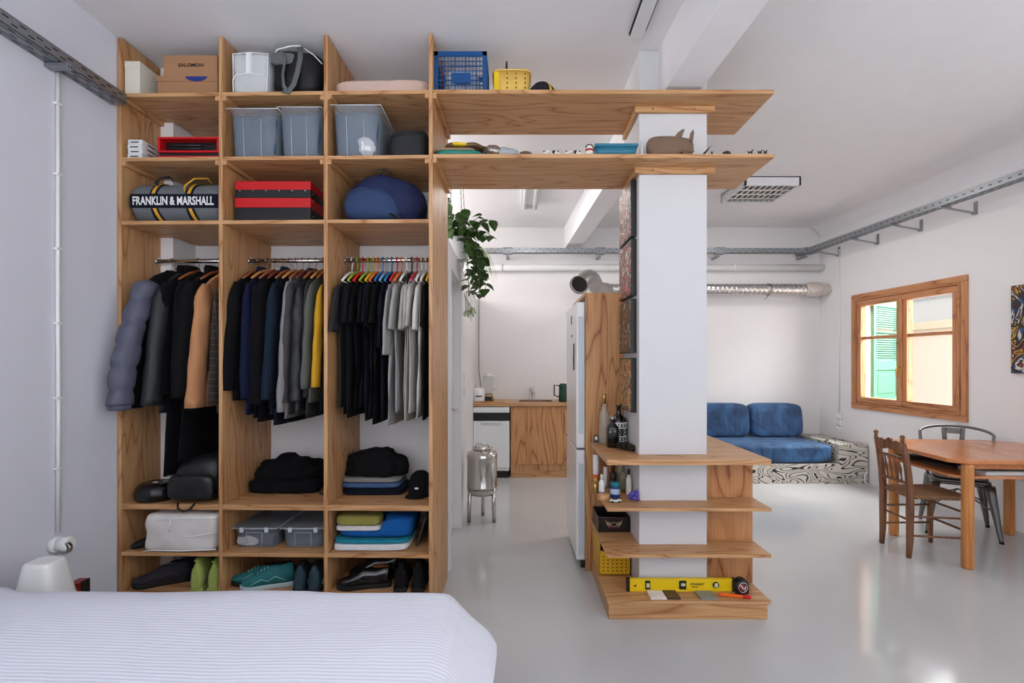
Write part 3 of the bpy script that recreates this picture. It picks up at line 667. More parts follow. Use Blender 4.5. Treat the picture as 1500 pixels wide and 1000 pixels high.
# socket stack and wiring in the corner
for i,(z,lab) in enumerate(((1.10-.32,'topmost'),(.70,'middle'),(.61,'lowest'))):
    z=(.735,.655,.575)[i]
    t=thing('wall_socket','%s white socket of the vertical stack left of the window'%lab,'socket',rwp(6.24,0,z),RZ)
    MB().box(-.045,0,-.036,.045,.03,.036).build('plate',plastic_w,t,bevel=.004); MB().lathe([(.022,.03),(.024,.034),(.016,.036)],n=14,axis='y').build('plug_face',plastic_w,t)
cd=thing('cable_conduit','thin white conduit from the cable tray down to sockets left of the window','conduit',rwp(6.24,0,0),RZ)
MB().tube([(0,.008,.76),(0,.008,2.85)],.007,n=8).build('conduit',plastic_w,cd)
pts=[(1.2,-.03,.12),(1.17,-.06,.16),(1.13,-.08,.12),(1.12,-.09,.06),(1.16,-.1,.012),(1.22,-.13,.008)]
solo('power_cord',MB().tube([(x-1.17,y,z) for x,y,z in pts],.006),plastic_w,'white power cord curling on the floor at the bench corner','cord',(2.9+1.15,5.72,0))
# ---------------- dining table
TA=radians(-3)
dt=thing('dining_table','orange varnished dining table with cut corners and a shelf below the top','table',(3.60,3.78,0),TA)
poly=[(-.575,-.38),(-.50,-.46),(.60,-.46),(.56,.35),(.36,.47),(-.34,.48),(-.55,.30)]
MB().prism(poly,.722,.752).build('tabletop',tableM,dt,bevel=.006)
ip=[(x*.955,y*.94) for x,y in poly]
MB().prism(ip,.618,.634).build('lower_shelf',tableM,dt,bevel=.003)
m=MB()
for (a,b2) in (((-.44,-.38),(.5,-.38)),((-.44,.38),(.44,.38)),((.48,-.38),(.48,.3))):
    m.bar((a[0],a[1],.70),(b2[0],b2[1],.70),.02,.045)
m.build('apron',tableM,dt)
for (x,y) in ((-.465,-.42),(-.50,.24),(.46,.30),(.5,-.40)):
    m=MB(); m.rings([(0,0,0,.030,.030),(0,0,.01,.033,.033),(0,0,.70,.033,.033),(0,0,.722,.033,.033)],20,k=2.6)
    m.v=[(a+x,b2+y,c) for a,b2,c in m.v]; m.build('leg',legM,dt)
def tp(x,y,z):
    v=Matrix.Rotation(TA,3,'Z')@Vector((x,y,0)); return (3.60+v.x,3.78+v.y,z)
for i,(x,y,w,d,h,c,lab) in enumerate(((-.18,-.28,.30,.22,.028,(206,206,204),'pale stack of papers on the table shelf, near the front leg'),(.08,-.30,.18,.2,.040,(150,140,128),'thick brown notebook on the table shelf right of the papers'),(-.3,-.05,.2,.24,.02,(60,58,56),'dark folder on the table shelf behind the papers'))):
    m=MB().box(-w/2,-d/2,0,w/2,d/2,h*.8); t=thing('paper_stack' if i==0 else 'notebook',lab,'paper',tp(x,y,.6342),.1*i)
    m.build('pages',mat('paper%d'%i,c,.7),t,bevel=.002); MB().box(-w/2-.003,-d/2-.003,h*.8,w/2+.003,d/2+.003,h).build('cover',mat('cover%d'%i,tuple(int(q*.8) for q in c),.6),t)
solo('placemat',MB().lathe([(.0,0),(.13,0),(.14,.01),(.12,.02),(.0,.022)],n=24),mat('dark_bowl',(64,44,38),.4),'dark round tray lying on the table shelf behind the wooden chair','tray',tp(-.36,.24,.6342))
# ---------------- rush-seated chair (back at -X, faces +X)
ch=thing('wooden_chair','brown wooden chair with turned spindle back and woven rush seat','chair',(3.06,3.70,0),radians(-4))
def postpts(y): return [(-.195,y,0),(-.19,y,.2),(-.185,y,.44),(-.20,y,.62),(-.245,y,.86)]
for y in (-.145,.145):
    m=MB(); P=postpts(y)
    m.rings([(P[0][0],y,0,.015,.015),(-.187,y,.12,.02,.019),(-.186,y,.30,.023,.02),(-.185,y,.45,.023,.02),(-.197,y,.60,.021,.018),(-.215,y,.74,.02,.017),(-.236,y,.835,.016,.015)],12,k=4)
    m.lathe([(.008,.835),(.010,.842),(.016,.848),(.008,.856),(.016,.868),(.018,.876),(.010,.886),(.0,.89)],(-.238,y,0),12); m.build('back_post',chairM,ch)
for y in (-.185,.185):
    m=MB(); m.rings([(.20,y*1.02,0,.013,.013),(.195,y,.15,.017,.017),(.19,y,.44,.02,.02),(.19,y,.455,.018,.018)],12,k=3); m.build('front_leg',chairM,ch)
def xb(z): return -.185-.06*max(0,(z-.46)/.4)**1.2
# crest rail with wavy top
m=MB(); n_=16; top=[]; bot=[]
for i in range(n_+1):
    y=-.135+.27*i/n_; u=abs(y)/.135
    top.append((y,.815+.028*cos(u*pi*.5)+.010*cos(u*pi*3))); bot.append((y,.755+.012*cos(u*pi)))
m.prism([(a,b2) for a,b2 in top]+[(a,b2) for a,b2 in bot[::-1]],-.240,-.222,'x'); m.build('crest_rail',chairM,ch,bevel=.003)
for z,hh in ((.715,.022),(.535,.022)): MB().box(xb(z)-.009,-.135,z-hh/2,xb(z)+.009,.135,z+hh/2).build('back_rail',chairM,ch,bevel=.004)
for y in (-.075,-.025,.025,.075):
    m=MB(); m.tube([(xb(.54),y,.54),(xb(.57),y,.57),(xb(.60),y,.60),(xb(.625),y,.625),(xb(.65),y,.65),(xb(.68),y,.68),(xb(.71),y,.71)],[.007,.005,.008,.012,.008,.005,.007]); m.build('spindle',chairM,ch)
rush=bpy.data.materials.new('rush_seat'); rush.use_nodes=True; nt=rush.node_tree; b=nt.nodes['Principled BSDF']; b.inputs['Roughness'].default_value=.7
tc=N(nt,'ShaderNodeTexCoord'); w1=N(nt,'ShaderNodeTexWave',Scale=26.0,Distortion=1.5,bands_direction='DIAGONAL'); nt.links.new(tc.outputs['Object'],w1.inputs[0]); cr=N(nt,'ShaderNodeValToRGB'); cr.color_ramp.elements[0].color=lin((92,62,40)); cr.color_ramp.elements[1].color=lin((168,124,84)); nt.links.new(w1.outputs[0],cr.inputs[0]); nt.links.new(cr.outputs[0],b.inputs['Base Color']); bp=N(nt,'ShaderNodeBump',Strength=.8,Distance=.006); nt.links.new(w1.outputs[0],bp.inputs['Height']); nt.links.new(bp.outputs[0],b.inputs['Normal'])
m=MB().soft(-.19,-.19,.425,.215,.19,.462,k=7,n=12,fn=lambda p,q:(p[0],p[1]*(1-.12*(1-(p[0]+.19)/.4)),p[2]-.008*(1-min(1,(p[0]**2+p[1]**2)/.03)))); m.build('rush_seat',rush,ch)
for z in (.16,.30):
    for y in (-.165,.165): MB().tube([(-.187,y*.88,z),(.195,y*1.1,z-.0)],.008).build('side_stretcher',chairM,ch)
for (x,z,yy) in ((.195,.20,.18),(.195,.33,.18),(-.187,.27,.145)): MB().tube([(x,-yy,z),(x,yy,z)],.009).build('stretcher',chairM,ch)
# ---------------- metal armchair
mc=thing('metal_chair','grey metal chair with curved tube back pushed under the table','chair',(3.74,4.155,0),radians(-34))
gmM=mat('gunmetal',(112,112,110),.38,.95,bump=.03,bs=20)
# local: faces -y, back at +y
m=MB().soft(-.185,-.19,.435,.185,.19,.455,k=9,n=8); m.build('seat',gmM,mc)
m=MB(); m.rings([(0,0,.415,.19,.195),(0,0,.44,.187,.192)],28,k=7); m.build('seat_skirt',gmM,mc)
for sx in (-1,1):
    for sy in (-1,1):
        m=MB(); a=(sx*.165,sy*.17,.43); b2=(sx*.225,sy*.235,.0)
        rr=[]
        for t_ in (0,.15,.5,.95,1): 
            c=Vector(a).lerp(Vector(b2),t_); w_=.036*(1-t_)+.013*t_; rr.append((c.x,c.y,c.z,w_,w_*.9))
        m.rings(rr,8,k=6); l=m.build('leg',gmM,mc); MB().rings([(b2[0],b2[1],0,.016,.016),(b2[0]*.99,b2[1]*.99,.02,.015,.015)],8).build('rubber_foot',rubber,l)
for sx in (-1,1): MB().tube([(sx*.20,-.20,.22),(0,0,.35),(-sx*.20,.20,.22)],.006).build('cross_brace',gmM,mc)
pts=[]
for i in range(25):
    u=-1+2*i/24; a=u*pi/2
    x=.235*sin(a); y=.08+.14*cos(a); z=.86-.01*abs(u) if abs(u)<.86 else .86-.30*(abs(u)-.86)/.14
    if abs(u)>=.86: y=.10-.02*(abs(u)-.86)/.14
    pts.append((x,y,z))
pts=[(-.19,.06,.44),(-.215,.07,.60),(-.235,.09,.74)]+[(.25*sin(-pi/2+pi*i/16)*(.96),.10+.15*cos(-pi/2+pi*i/16),.80+.055*cos(-pi/2+pi*i/16)) for i in range(17)]+[(.235,.09,.74),(.215,.07,.60),(.19,.06,.44)]
MB().tube(pts,.0115,n=10).build('back_tube',gmM,mc)
m=MB()
g_=[(-.075,.845),(.075,.845),(.055,.46),(-.055,.46)]
m.prism([(-.08,.84),(-.045,.84),(-.03,.46),(-.06,.46)],.215,.223,'y'); m.prism([(.08,.84),(.045,.84),(.03,.46),(.06,.46)],.215,.223,'y'); m.prism([(-.06,.84),(.06,.84),(.055,.79),(-.055,.79)],.215,.223,'y'); m.prism([(-.045,.72),(.045,.72),(.035,.46),(-.035,.46)],.215,.223,'y'); m.build('back_splat',gmM,mc)
m=MB().soft(-.17,-.17,0,.17,.16,.038,k=4,n=10,amp=.004,fr=10); v=Matrix.Rotation(radians(-34),3,'Z')@Vector((0,-.01,0))
solo('seat_cushion',m,cloth('grey_felt',(138,136,134)),'flat grey cushion lying on the metal chair seat','cushion',(3.74+v.x,4.155+v.y,.4555),radians(-34))
# ---------------- painting on the right wall
art=bpy.data.materials.new('abstract_paint'); art.use_nodes=True; nt=art.node_tree; b=nt.nodes['Principled BSDF']; b.inputs['Roughness'].default_value=.5
def artmat(name,cols,sc,seed=0,dist=2.0):
    m=bpy.data.materials.new(name); m.use_nodes=True; nt=m.node_tree; b=nt.nodes['Principled BSDF']; b.inputs['Roughness'].default_value=.45
    tc=N(nt,'ShaderNodeTexCoord'); mp=N(nt,'ShaderNodeMapping'); mp.inputs['Location'].default_value=(seed,seed*2,seed*3); nt.links.new(tc.outputs['Object'],mp.inputs[0])
    n=N(nt,'ShaderNodeTexNoise',Scale=float(sc),Detail=2.5,Distortion=dist); nt.links.new(mp.outputs[0],n.inputs[0])
    m1=N(nt,'ShaderNodeMath',operation='MULTIPLY'); m1.inputs[1].default_value=4.0; nt.links.new(n.outputs[0],m1.inputs[0]); m2=N(nt,'ShaderNodeMath',operation='FRACT'); nt.links.new(m1.outputs[0],m2.inputs[0])
    cr=N(nt,'ShaderNodeValToRGB'); cr.color_ramp.interpolation='CONSTANT'; e=cr.color_ramp.elements; e[0].color=lin(cols[0]); e[1].position=1/len(cols); e[1].color=lin(cols[1])
    for i in range(2,len(cols)): q=e.new(i/len(cols)); q.color=lin(cols[i])
    nt.links.new(m2.outputs[0],cr.inputs[0]); nt.links.new(cr.outputs[0],b.inputs['Base Color']); return m
pt=thing('wall_painting','colourful dark abstract painting hanging right of the window','painting',rwp(3.85,0,1.33),RZ)
MB().box(-.42,0.002,0,.30,.03,.73).build('canvas',artmat('art_wall',[(28,26,30),(190,160,40),(120,40,36),(24,24,28),(200,196,180),(52,86,120),(30,28,30),(60,24,30)],4.5,3),pt)
MB().box(-.42,0.002,-.004,.304,.026,0).build('canvas_edge',black,pt)
# pictures on the column's left face
cols=[[(52,34,34),(120,60,48),(30,26,30),(160,120,100),(190,80,60),(40,36,44),(210,190,170)],
      [(60,44,40),(190,60,44),(110,70,54),(36,30,34),(210,206,200),(170,110,70),(50,40,44)],
      [(88,70,54),(60,48,38),(150,100,50),(40,36,34),(190,180,160),(110,84,60),(70,60,52)],
      [(196,84,44),(220,170,120),(120,150,70),(150,60,36),(80,70,60),(230,200,160),(60,66,60)]]
labs=['topmost framed picture on the column side, dark red, just under the board','second framed picture from the top on the column side, red figures and white faces','third framed picture down the column side, brown and grey','lowest framed picture on the column side, orange with green, above the bottles']
for i,(z0,z1) in enumerate(((2.165,2.50),(1.815,2.15),(1.475,1.795),(1.12,1.445))):
    t=thing('framed_picture',labs[i],'picture',(.7175,3.075,z0)); h=z1-z0
    MB().box(-.032,-.165,0,-.0005,.165,h).build('frame',black,t,bevel=.002)
    MB().box(-.0345,-.157,.008,-.0322,.157,h-.008).build('print',artmat('art_%d'%i,cols[i],9,i*7+1,1.2),t)
# ================================================================ CLOTHES
RY=2.965; RODZ=2.035
def rodY(x): # rod is parallel to the slightly turned wardrobe
    return 2.70+.27+(-.476-x)*math.tan(radians(1.2))
def hanger(x,col,label,group,wood=False,zt=1.97,hw=.17):
    y0=rodY(x); t=thing('clothes_hanger',label,'hanger',(x,y0,RODZ),0,group)
    m=MB(); pts=[(0,.018*cos(a),.0+.018*sin(a)) for a in [radians(200)-i*radians(22) for i in range(12)]]
    zz=zt-RODZ-.012
    pts+= [(0,.004,-.03),(0,0,zz+.012)]
    m.tube(pts,.0022 if wood else .004,n=6); m.build('hook',chrome if wood else col,t)
    m=MB(); m.tube([(0,-hw,zz-.075),(0,-hw*.5,zz-.03),(0,0,zz),(0,hw*.5,zz-.03),(0,hw,zz-.075)],[.006,.009,.010,.009,.006],n=8)
    if not wood: m.tube([(0,-hw,zz-.078),(0,hw,zz-.078)],.004,n=6)
    m.build('shoulder_bar',col,t); return t
wood=mat('hanger_wood',(150,84,44),.4); woodL=mat('light_hanger_wood',(196,132,76),.4); woodR=mat('red_brown_wood',(120,48,32),.4)
def garment(nm,label,cat,x,mt,zh,hw=.21,th=.02,sl=.62,sr=(.05,.042),zt=1.965,yc=None,dx=0,dy=.035,seed=0,sm=None,puff=False,collar=None,group=None,drop=.13,amp=.010,cuff=None,smf=None):
    yc=rodY(x) if yc is None else yc
    t=thing(nm,label,cat,(x,yc,zh),0,group)
    rg=[]; L=zt-zh; t.rotation_euler.z=(.09 if th>.012 else .05)*sin(seed*2.7)
    for f,w_,tt in ((0,.05,.5),(.018,.075,.8),(.045,.6*hw,.9),(.08,.82*hw,1),(.105,.94*hw,1.05),(drop,hw,1.1)):
        rg.append((0,0,L-f,th*tt,w_))
    n_=18
    for i in range(1,n_+1):
        u=i/n_; z=L-drop-u*(L-drop); w_=hw*(1-.10*sin(u*pi))*(1+.03*u); tt=th*(1.1+.15*sin(u*9+seed))
        if puff: tt*=1+.3*abs(sin(u*pi*6))
        rg.append((dx*.3*u+.006*sin(u*3+seed*5),.012*sin(seed*3.3)*u,z,tt,w_))
    MB().rings(rg[::-1],n=34,amp=amp,fr=16,seed=seed,k=2.4).build('body',mt,t)
    for s in (-1,1):
        r0,r1=sr; sp=[]; d_=dy if s<0 else min(dy,.01); top=L-.085; ns=60 if puff else 18
        for i in range(ns+1):
            u=i/ns; z=top-u*sl; bend=sin(u*pi*.5)
            yy=s*(hw-.035+ (d_+.012)*bend); ry=r0*(1-u)+r1*u; rx=min(ry,th*1.5)
            if i==0: ry*=.45; rx*=.4
            if i==1: ry*=.8
            xx=dx*u if s<0 else 0
            if puff: q=.70+.32*abs(sin(u*pi*5.5+.3))**.35; ry*=q; rx=min(ry*.85,.055)*(1 if s<0 else .5)
            if smf and s<0: rx=smf*(.5+.5*min(1,u*5))
            sp.append((xx,yy,z,rx,ry))
        MB().rings(sp[::-1],n=16,amp=amp*.8,fr=22,seed=seed+3+s,k=2.2).build('sleeve',sm or mt,t)
        if cuff and s<0:
            c0=sp[-1]; MB().rings([(c0[0],c0[1],c0[2]-.028,c0[3]*.86,c0[4]*.8),(c0[0],c0[1],c0[2],c0[3]*.9,c0[4]*.86)],16).build('cuff',cuff,t)
    if collar:
        MB().rings([(0,0,L-.02,th*1.2,.07),(0,-.01,L+.015,th*1.35,.062),(0,-.01,L+.035,th*1.2,.052),(0,-.01,L+.030,th*.8,.04)],14,amp=.003).build('collar',collar,t)
    return t
G1='outerwear hanging in the left bay'; G2='jumpers and shirts hanging in the middle bay'; G3='t-shirts hanging in the right bay'
cB=cloth('black_cotton',(13,13,16)); cB2=cloth('soft_black',(20,20,23)); cB3=cloth('deep_black_wool',(9,9,13),bs=120); cNav=cloth('navy_knit',(20,26,52)); cNavD=cloth('dark_navy',(13,17,30))
cPuf=mat('slate_nylon',(86,88,106),.5,bump=.25,bs=25,var=.05); cShell=mat('dark_shell',(34,37,40),.5,bump=.3,bs=30); cTan=cloth('camel_suede',(186,132,92),.8); cTeal=cloth('dark_teal',(22,36,50))
cChar=cloth('charcoal_cotton',(52,50,52)); cGr=cloth('mid_grey_knit',(136,132,134)); cDkG=cloth('dark_grey_knit',(70,68,70)); cOl=cloth('olive_grey',(92,94,88)); cMus=cloth('mustard_cotton',(196,148,38)); cPb=mat('black_nylon',(32,33,36),.5,bump=.3,bs=30)
cLG=cloth('heather_grey',(158,156,154)); cLG2=cloth('pale_grey',(176,172,166)); cWh=cloth('off_white_cotton',(206,202,196)); cBe=cloth('beige_grey',(166,160,150))
# plaid
pl=bpy.data.materials.new('plaid'); pl.use_nodes=True; nt=pl.node_tree; b=nt.nodes['Principled BSDF']; b.inputs['Roughness'].default_value=.9
tc=N(nt,'ShaderNodeTexCoord'); sp=N(nt,'ShaderNodeSeparateXYZ'); nt.links.new(tc.outputs['Object'],sp.inputs[0]); prev=None
for ax in (1,2):
    a=N(nt,'ShaderNodeMath',operation='MULTIPLY'); a.inputs[1].default_value=26; nt.links.new(sp.outputs[ax],a.inputs[0]); f=N(nt,'ShaderNodeMath',operation='FRACT'); nt.links.new(a.outputs[0],f.inputs[0]); l=N(nt,'ShaderNodeMath',operation='LESS_THAN'); l.inputs[1].default_value=.1; nt.links.new(f.outputs[0],l.inputs[0])
    if prev: mxx=N(nt,'ShaderNodeMath',operation='MAXIMUM'); nt.links.new(prev.outputs[0],mxx.inputs[0]); nt.links.new(l.outputs[0],mxx.inputs[1]); prev=mxx
    else: prev=l
mx=N(nt,'ShaderNodeMix',data_type='RGBA'); mx.inputs[6].default_value=lin((40,34,32)); mx.inputs[7].default_value=lin((88,76,62)); nt.links.new(prev.outputs[0],mx.inputs[0]); nt.links.new(mx.outputs[2],b.inputs['Base Color'])
# ---- left bay
garment('jacket','thin black jacket at the far left end of the rod, behind the slate puffer','jacket',-2.128,cB,1.17,yc=2.86,zt=1.87,th=.018,sl=.62,sr=(.06,.05),seed=1,group=G1,dx=.01,dy=.02,hw=.14)
garment('puffer_jacket','slate grey quilted puffer jacket with black yoke, its sleeve hanging out in front','jacket',-2.065,cB2,1.22,th=.022,sl=.69,sr=(.062,.068),seed=2,sm=cPuf,puff=True,group=G1,dx=-.04,dy=.13,hw=.215,cuff=cPuf,yc=2.96)
garment('jacket','dark grey shell jacket between the slate puffer and the black coats','jacket',-2.015,cShell,1.13,th=.026,sl=.70,sr=(.075,.07),seed=3,group=G1,dx=-.03,dy=.07,collar=cB,smf=.045)
garment('coat','longest black coat, hanging lowest above the round helmet','coat',-1.965,cB3,.77,th=.020,sl=.64,sr=(.06,.055),seed=4,group=G1,hw=.225,collar=cB3,dx=.0,dy=.02,amp=.006)
garment('coat','second long black coat, hem above the black backpack','coat',-1.91,cB3,.86,th=.024,sl=.64,sr=(.062,.055),seed=5,group=G1,hw=.225,dx=.0,dy=.03,amp=.008,smf=.03)
garment('jacket','black hooded jacket just left of the camel jacket','jacket',-1.845,cB,1.13,th=.024,sl=.66,sr=(.068,.06),seed=6,group=G1,collar=cB,smf=.045,dx=-.02,dy=.05)
garment('jacket','camel tan suede jacket in the left bay','jacket',-1.775,cTan,1.165,th=.020,sl=.70,sr=(.062,.072),seed=7,group=G1,dx=-.025,dy=.045,zt=1.95,smf=.036,amp=.014)
garment('shirt','dark brown plaid shirt, last in the left bay','shirt',-1.705,pl,1.13,th=.016,sl=.66,sr=(.055,.055),seed=8,group=G1,zt=1.93,smf=.022,dy=.03,hw=.2)
for i,(x,c,lab) in enumerate(((-2.10,woodR,'red-brown wooden hanger under the slate puffer jacket'),(-1.9375,wood,'wooden hanger between the grey shell jacket and the longest coat'),(-1.81,wood,'wooden hanger holding the black hooded jacket'),(-1.74,woodL,'wooden hanger between the camel jacket and the plaid shirt'))):
    hanger(x,c,lab,'wooden hangers in the left bay',True,zt=1.985)
# ---- middle bay
mid=[(-1.585,'jumper',cB,'first black jumper at the left end of the middle bay',1.20,.62,(.055,.05),-.03,.04,.022),
(-1.535,'jumper',cNav,'navy blue jumper, second in the middle bay',1.12,.66,(.045,.042),0,.015,.018),
(-1.488,'shirt',cNavD,'dark navy shirt just right of the navy blue jumper',1.10,.68,(.045,.042),-.01,.0,.016),
(-1.440,'jumper',cB3,'wide black jumper in the middle of the middle bay',1.08,.70,(.055,.05),.0,.03,.022),
(-1.395,'jacket',cTeal,'dark teal jacket right of the wide black jumper',1.12,.66,(.05,.045),-.02,.045,.018),
(-1.355,'jumper',cNavD,'dark navy jumper hanging just left of the light grey one',1.06,.70,(.045,.042),-.01,.0,.014),
(-1.315,'hoodie',cGr,'light grey long-sleeved top in the middle bay',1.10,.74,(.045,.040),-.02,.045,.014),
(-1.275,'hoodie',cDkG,'dark grey zip top right of the light grey one',1.12,.68,(.05,.045),-.02,.03,.016),
(-1.232,'puffer_vest',cPb,'black quilted jacket in the middle bay',1.12,.66,(.052,.05),-.01,.03,.022),
(-1.190,'jumper',cChar,'charcoal jumper between the black quilted jacket and the olive-grey top',1.10,.66,(.045,.042),0,.01,.014),
(-1.155,'shirt',cOl,'olive-grey top just left of the mustard one',1.19,.60,(.048,.045),-.01,.04,.013),
(-1.118,'shirt',cMus,'mustard yellow long-sleeved top in the middle bay',1.22,.58,(.062,.050),-.02,.05,.014),
(-1.083,'jumper',cB2,'soft black jumper, last at the right end of the middle bay',1.13,.66,(.045,.042),0,-.01,.012)]
for i,(x,nm,mt,lab,zh,sl,sr,dx,dy,th) in enumerate(mid):
    garment(nm,lab,{'puffer_vest':'jacket','hoodie':'sweater','jumper':'sweater'}.get(nm,nm),x,mt,zh,th=th,sl=sl,sr=sr,seed=20+i,group=G2,dx=dx,dy=dy,hw=.20,zt=1.965-.01*(i%3),puff=(nm=='puffer_vest'),collar=mt if i in (1,4,8) else None,smf=th*1.5)
    c=(wood,woodL,wood,woodR)[i%4]
    if i<12: hanger(x+.021,c,['wooden hanger between the first black jumper and the navy one','pale wooden hanger right of the navy blue jumper','wooden hanger left of the wide black jumper','red-brown hanger right of the wide black jumper','wooden hanger right of the dark teal jacket','pale wooden hanger left of the light grey top','wooden hanger right of the light grey top','red-brown hanger right of the dark grey zip top','wooden hanger right of the black quilted jacket','pale wooden hanger right of the charcoal jumper','wooden hanger left of the mustard top','red-brown hanger right of the mustard top'][i],'wooden hangers in the middle bay',True,zt=1.99)
# ---- right bay
hc={'white':mat('hanger_white',(232,230,224),.4),'yg':mat('hanger_lime',(150,168,40),.4),'red':mat('hanger_red',(206,36,30),.4),'yel':mat('hanger_yellow',(214,166,40),.4),'blue':mat('hanger_blue',(44,104,164),.4),'lb':mat('hanger_light_blue',(120,160,196),.4),'or':mat('hanger_orange',(220,110,40),.4),'bk':mat('hanger_black',(24,24,26),.4),'pink':mat('hanger_pink',(200,50,70),.4)}
right=[(-1.005,cChar,'charcoal t-shirt at the left end of the right bay',1.16,.27,'white','white hanger at the left end of the right bay',.095),
(-.972,cB,'black t-shirt on the first lime hanger',1.10,.22,'yg','lime hanger right of the white end hanger',.07),
(-.940,cB2,'soft black t-shirt on the leftmost red hanger',1.14,.22,'red','red hanger, leftmost of the two red ones',.07),
(-.905,cB3,'black t-shirt on the second lime hanger',1.13,.22,'yg','lime hanger right of the leftmost red one',.07),
(-.872,cB,'black t-shirt on the yellow hanger beside the lime one',1.16,.22,'yel','yellow hanger right of the second lime one',.07),
(-.848,cNavD,'navy t-shirt on the orange-yellow hanger',1.12,.22,'or','orange hanger left of the first blue one',.07),
(-.818,cB3,'black t-shirt on the first blue hanger',1.07,.24,'blue','bright blue hanger, leftmost of the blue ones',.075),
(-.790,cB,'black t-shirt on the pale blue hanger',1.08,.22,'lb','pale blue hanger beside the bright blue one',.07),
(-.762,cNavD,'dark navy shirt left of the grey t-shirts',1.10,.36,'blue','bright blue hanger, second of the blue ones',.065),
(-.730,cNavD,'dark navy long t-shirt on the second red hanger',1.10,.40,'red','red hanger, second of the two, above the navy shirts',.065),
(-.703,cLG,'heather grey t-shirt, first of the light ones, with drooping sleeve',1.09,.40,'or','orange hanger at the first grey t-shirt',.075),
(-.672,cLG,'grey t-shirt, second of the light ones',1.13,.26,'white','white hanger, leftmost above the grey t-shirts',.085),
(-.640,cBe,'beige-grey t-shirt in the middle of the light ones',1.12,.26,'bk','black hanger among the grey t-shirts',.08),
(-.610,cLG2,'pale grey t-shirt on the pink hanger',1.12,.25,'pink','pink hanger near the right end',.075),
(-.582,cLG2,'pale grey t-shirt left of the off-white one',1.11,.24,'white','white hanger right of the pink one',.07),
(-.554,cWh,'off-white t-shirt near the right end of the right bay',1.10,.26,'white','white hanger, rightmost of the white ones',.08),
(-.522,cB,'black t-shirt at the very right end of the wardrobe rod',1.12,.24,'yel','yellow hanger at the right end of the rod',.06)]
for i,(x,mt,lab,zh,sl,hcx,hl,sr) in enumerate(right):
    zh+=.035*sin(i*2.3)
    garment('t_shirt',lab,'t-shirt',x,mt,zh,th=.010,sl=sl,sr=(sr*.8,sr),seed=50+i*1.7,group=G3,dx=-.012,dy=.03 if i in (0,10,11,12,15) else 0.0,hw=.195+.01*(i%3),zt=1.945,smf=.014,amp=.013,drop=.12)
    hanger(x+.0145,hc[hcx],hl,'coloured plastic hangers in the right bay',zt=1.975)
# ================================================================ THINGS ON THE SHELVES
def at(px0,px1,Y): a,b=fx(px0,Y),fx(px1,Y); return (a+b)/2,(b-a)
def text(parent,name,txt,w,h,mt,M,off=.0,shear=0,bend=None,ext=.0006,space=1.0):
    vs,fs=text_mesh(txt,1.0,off,shear,ext,space)
    x0=min(v.x for v in vs);x1=max(v.x for v in vs);y0=min(v.y for v in vs);y1=max(v.y for v in vs)
    out=[]
    for v in vs:
        p=Vector(((v.x-(x0+x1)/2)/(x1-x0)*w,(v.y-(y0+y1)/2)/(y1-y0)*h,v.z))
        p=Vector(bend(p)) if bend else M@p
        out.append(p)
    return MB().add(out,fs,False).build(name,mt,parent)
FRONT=Matrix.Rotation(radians(90),4,'X')   # text plane facing -Y
# --- top row
xa=-2.187
t=thing('white_box','tall white cardboard box in the top left corner of the wardrobe','box',(xa+.043,2.86,S1z)); MB().box(-.042,-.11,0,.042,.11,.185).build('box_body',boxW,t,bevel=.002); MB().box(-.0435,-.1115,.155,.0435,.1115,.187).build('lid',boxW,t,bevel=.002)
cx,w=at(228,319,2.78)
t=thing('cardboard_box','brown cardboard shoebox at the bottom of the stack under the ceiling','box',(cx,2.93,S1z)); MB().box(-w/2+.006,-.145,0,w/2-.004,.14,.095).build('box_body',card,t,bevel=.002)
m=MB().box(-w/2,-.15,.093,w/2-.001,.142,.124); m.build('lid',card,t,bevel=.002)
m=MB(); m.prism([(.055+.062*cos(a),.119+.028*sin(a)) for a in [pi+i*pi/12 for i in range(13)]],-.1515,-.1502,'y'); m.build('blue_half_disc_print',inkblue,t)
t=thing('cardboard_box','brown cardboard box with black lettering on top of the shoebox stack','box',(cx+.02,2.925,S1z+.1245)); MB().box(-w/2+.02,-.14,0,w/2-.025,.13,.118).build('box_body',card,t,bevel=.002)
text(t,'printed_name','SALOMON',.145,.02,ink,Matrix.Translation((.0,-.1405,.062))@FRONT,.02,.15)
cx,w=at(339,391,2.74)
t=thing('storage_bag','translucent white zipped storage bag on the top shelf, left of the black sports bag','bag',(cx,2.90,S1z))
fab=mat('nonwoven_white',(198,200,202),.7,bump=.3,bs=18,var=.06); pip=mat('white_piping',(236,236,238),.5)
m=MB().soft(-w/2,-.15,0,w/2,.15,.235,k=14,n=10,amp=.006,fr=12); m.build('bag_body',fab,t)
m=MB(); m.box(-.022,-.154,.12,.0,-.149,.232); m.box(.003,-.154,.12,.009,-.149,.232); m.tube([(-w/2+.006,-.150,.0),(-w/2+.004,-.152,.08),(-w/2+.02,-.153,.108),(0,-.154,.118),(w/2-.02,-.153,.105),(w/2-.004,-.152,.08),(w/2-.005,-.15,.0)],.0035); m.tube([(-w/2+.004,-.148,.08),(-w/2,-.146,.23),(0,-.15,.236),(w/2,-.146,.23),(w/2-.004,-.148,.08)],.003); m.build('piping',pip,t)
cx,w=at(391,471,2.75)
t=thing('sports_bag','bulging black sports bag with long grey straps on the top shelf','bag',(cx,2.93,S1z))
bk=mat('black_nylon_bag',(12,12,14),.6,bump=.3,bs=20); gs=mat('grey_webbing',(98,100,102),.75,bump=.2,bs=200)
def bagf(p,q): 
    u=(p[0]+w/2)/w; return (p[0],p[1],p[2]*(.86+.14*sin(min(1,u*1.3+.25)*pi*.75)))
m=MB().soft(-w/2+.004,-.185,0,w/2-.002,.19,.29,k=3.4,n=12,amp=.010,fr=9,fn=bagf); m.build('bag_body',bk,t)
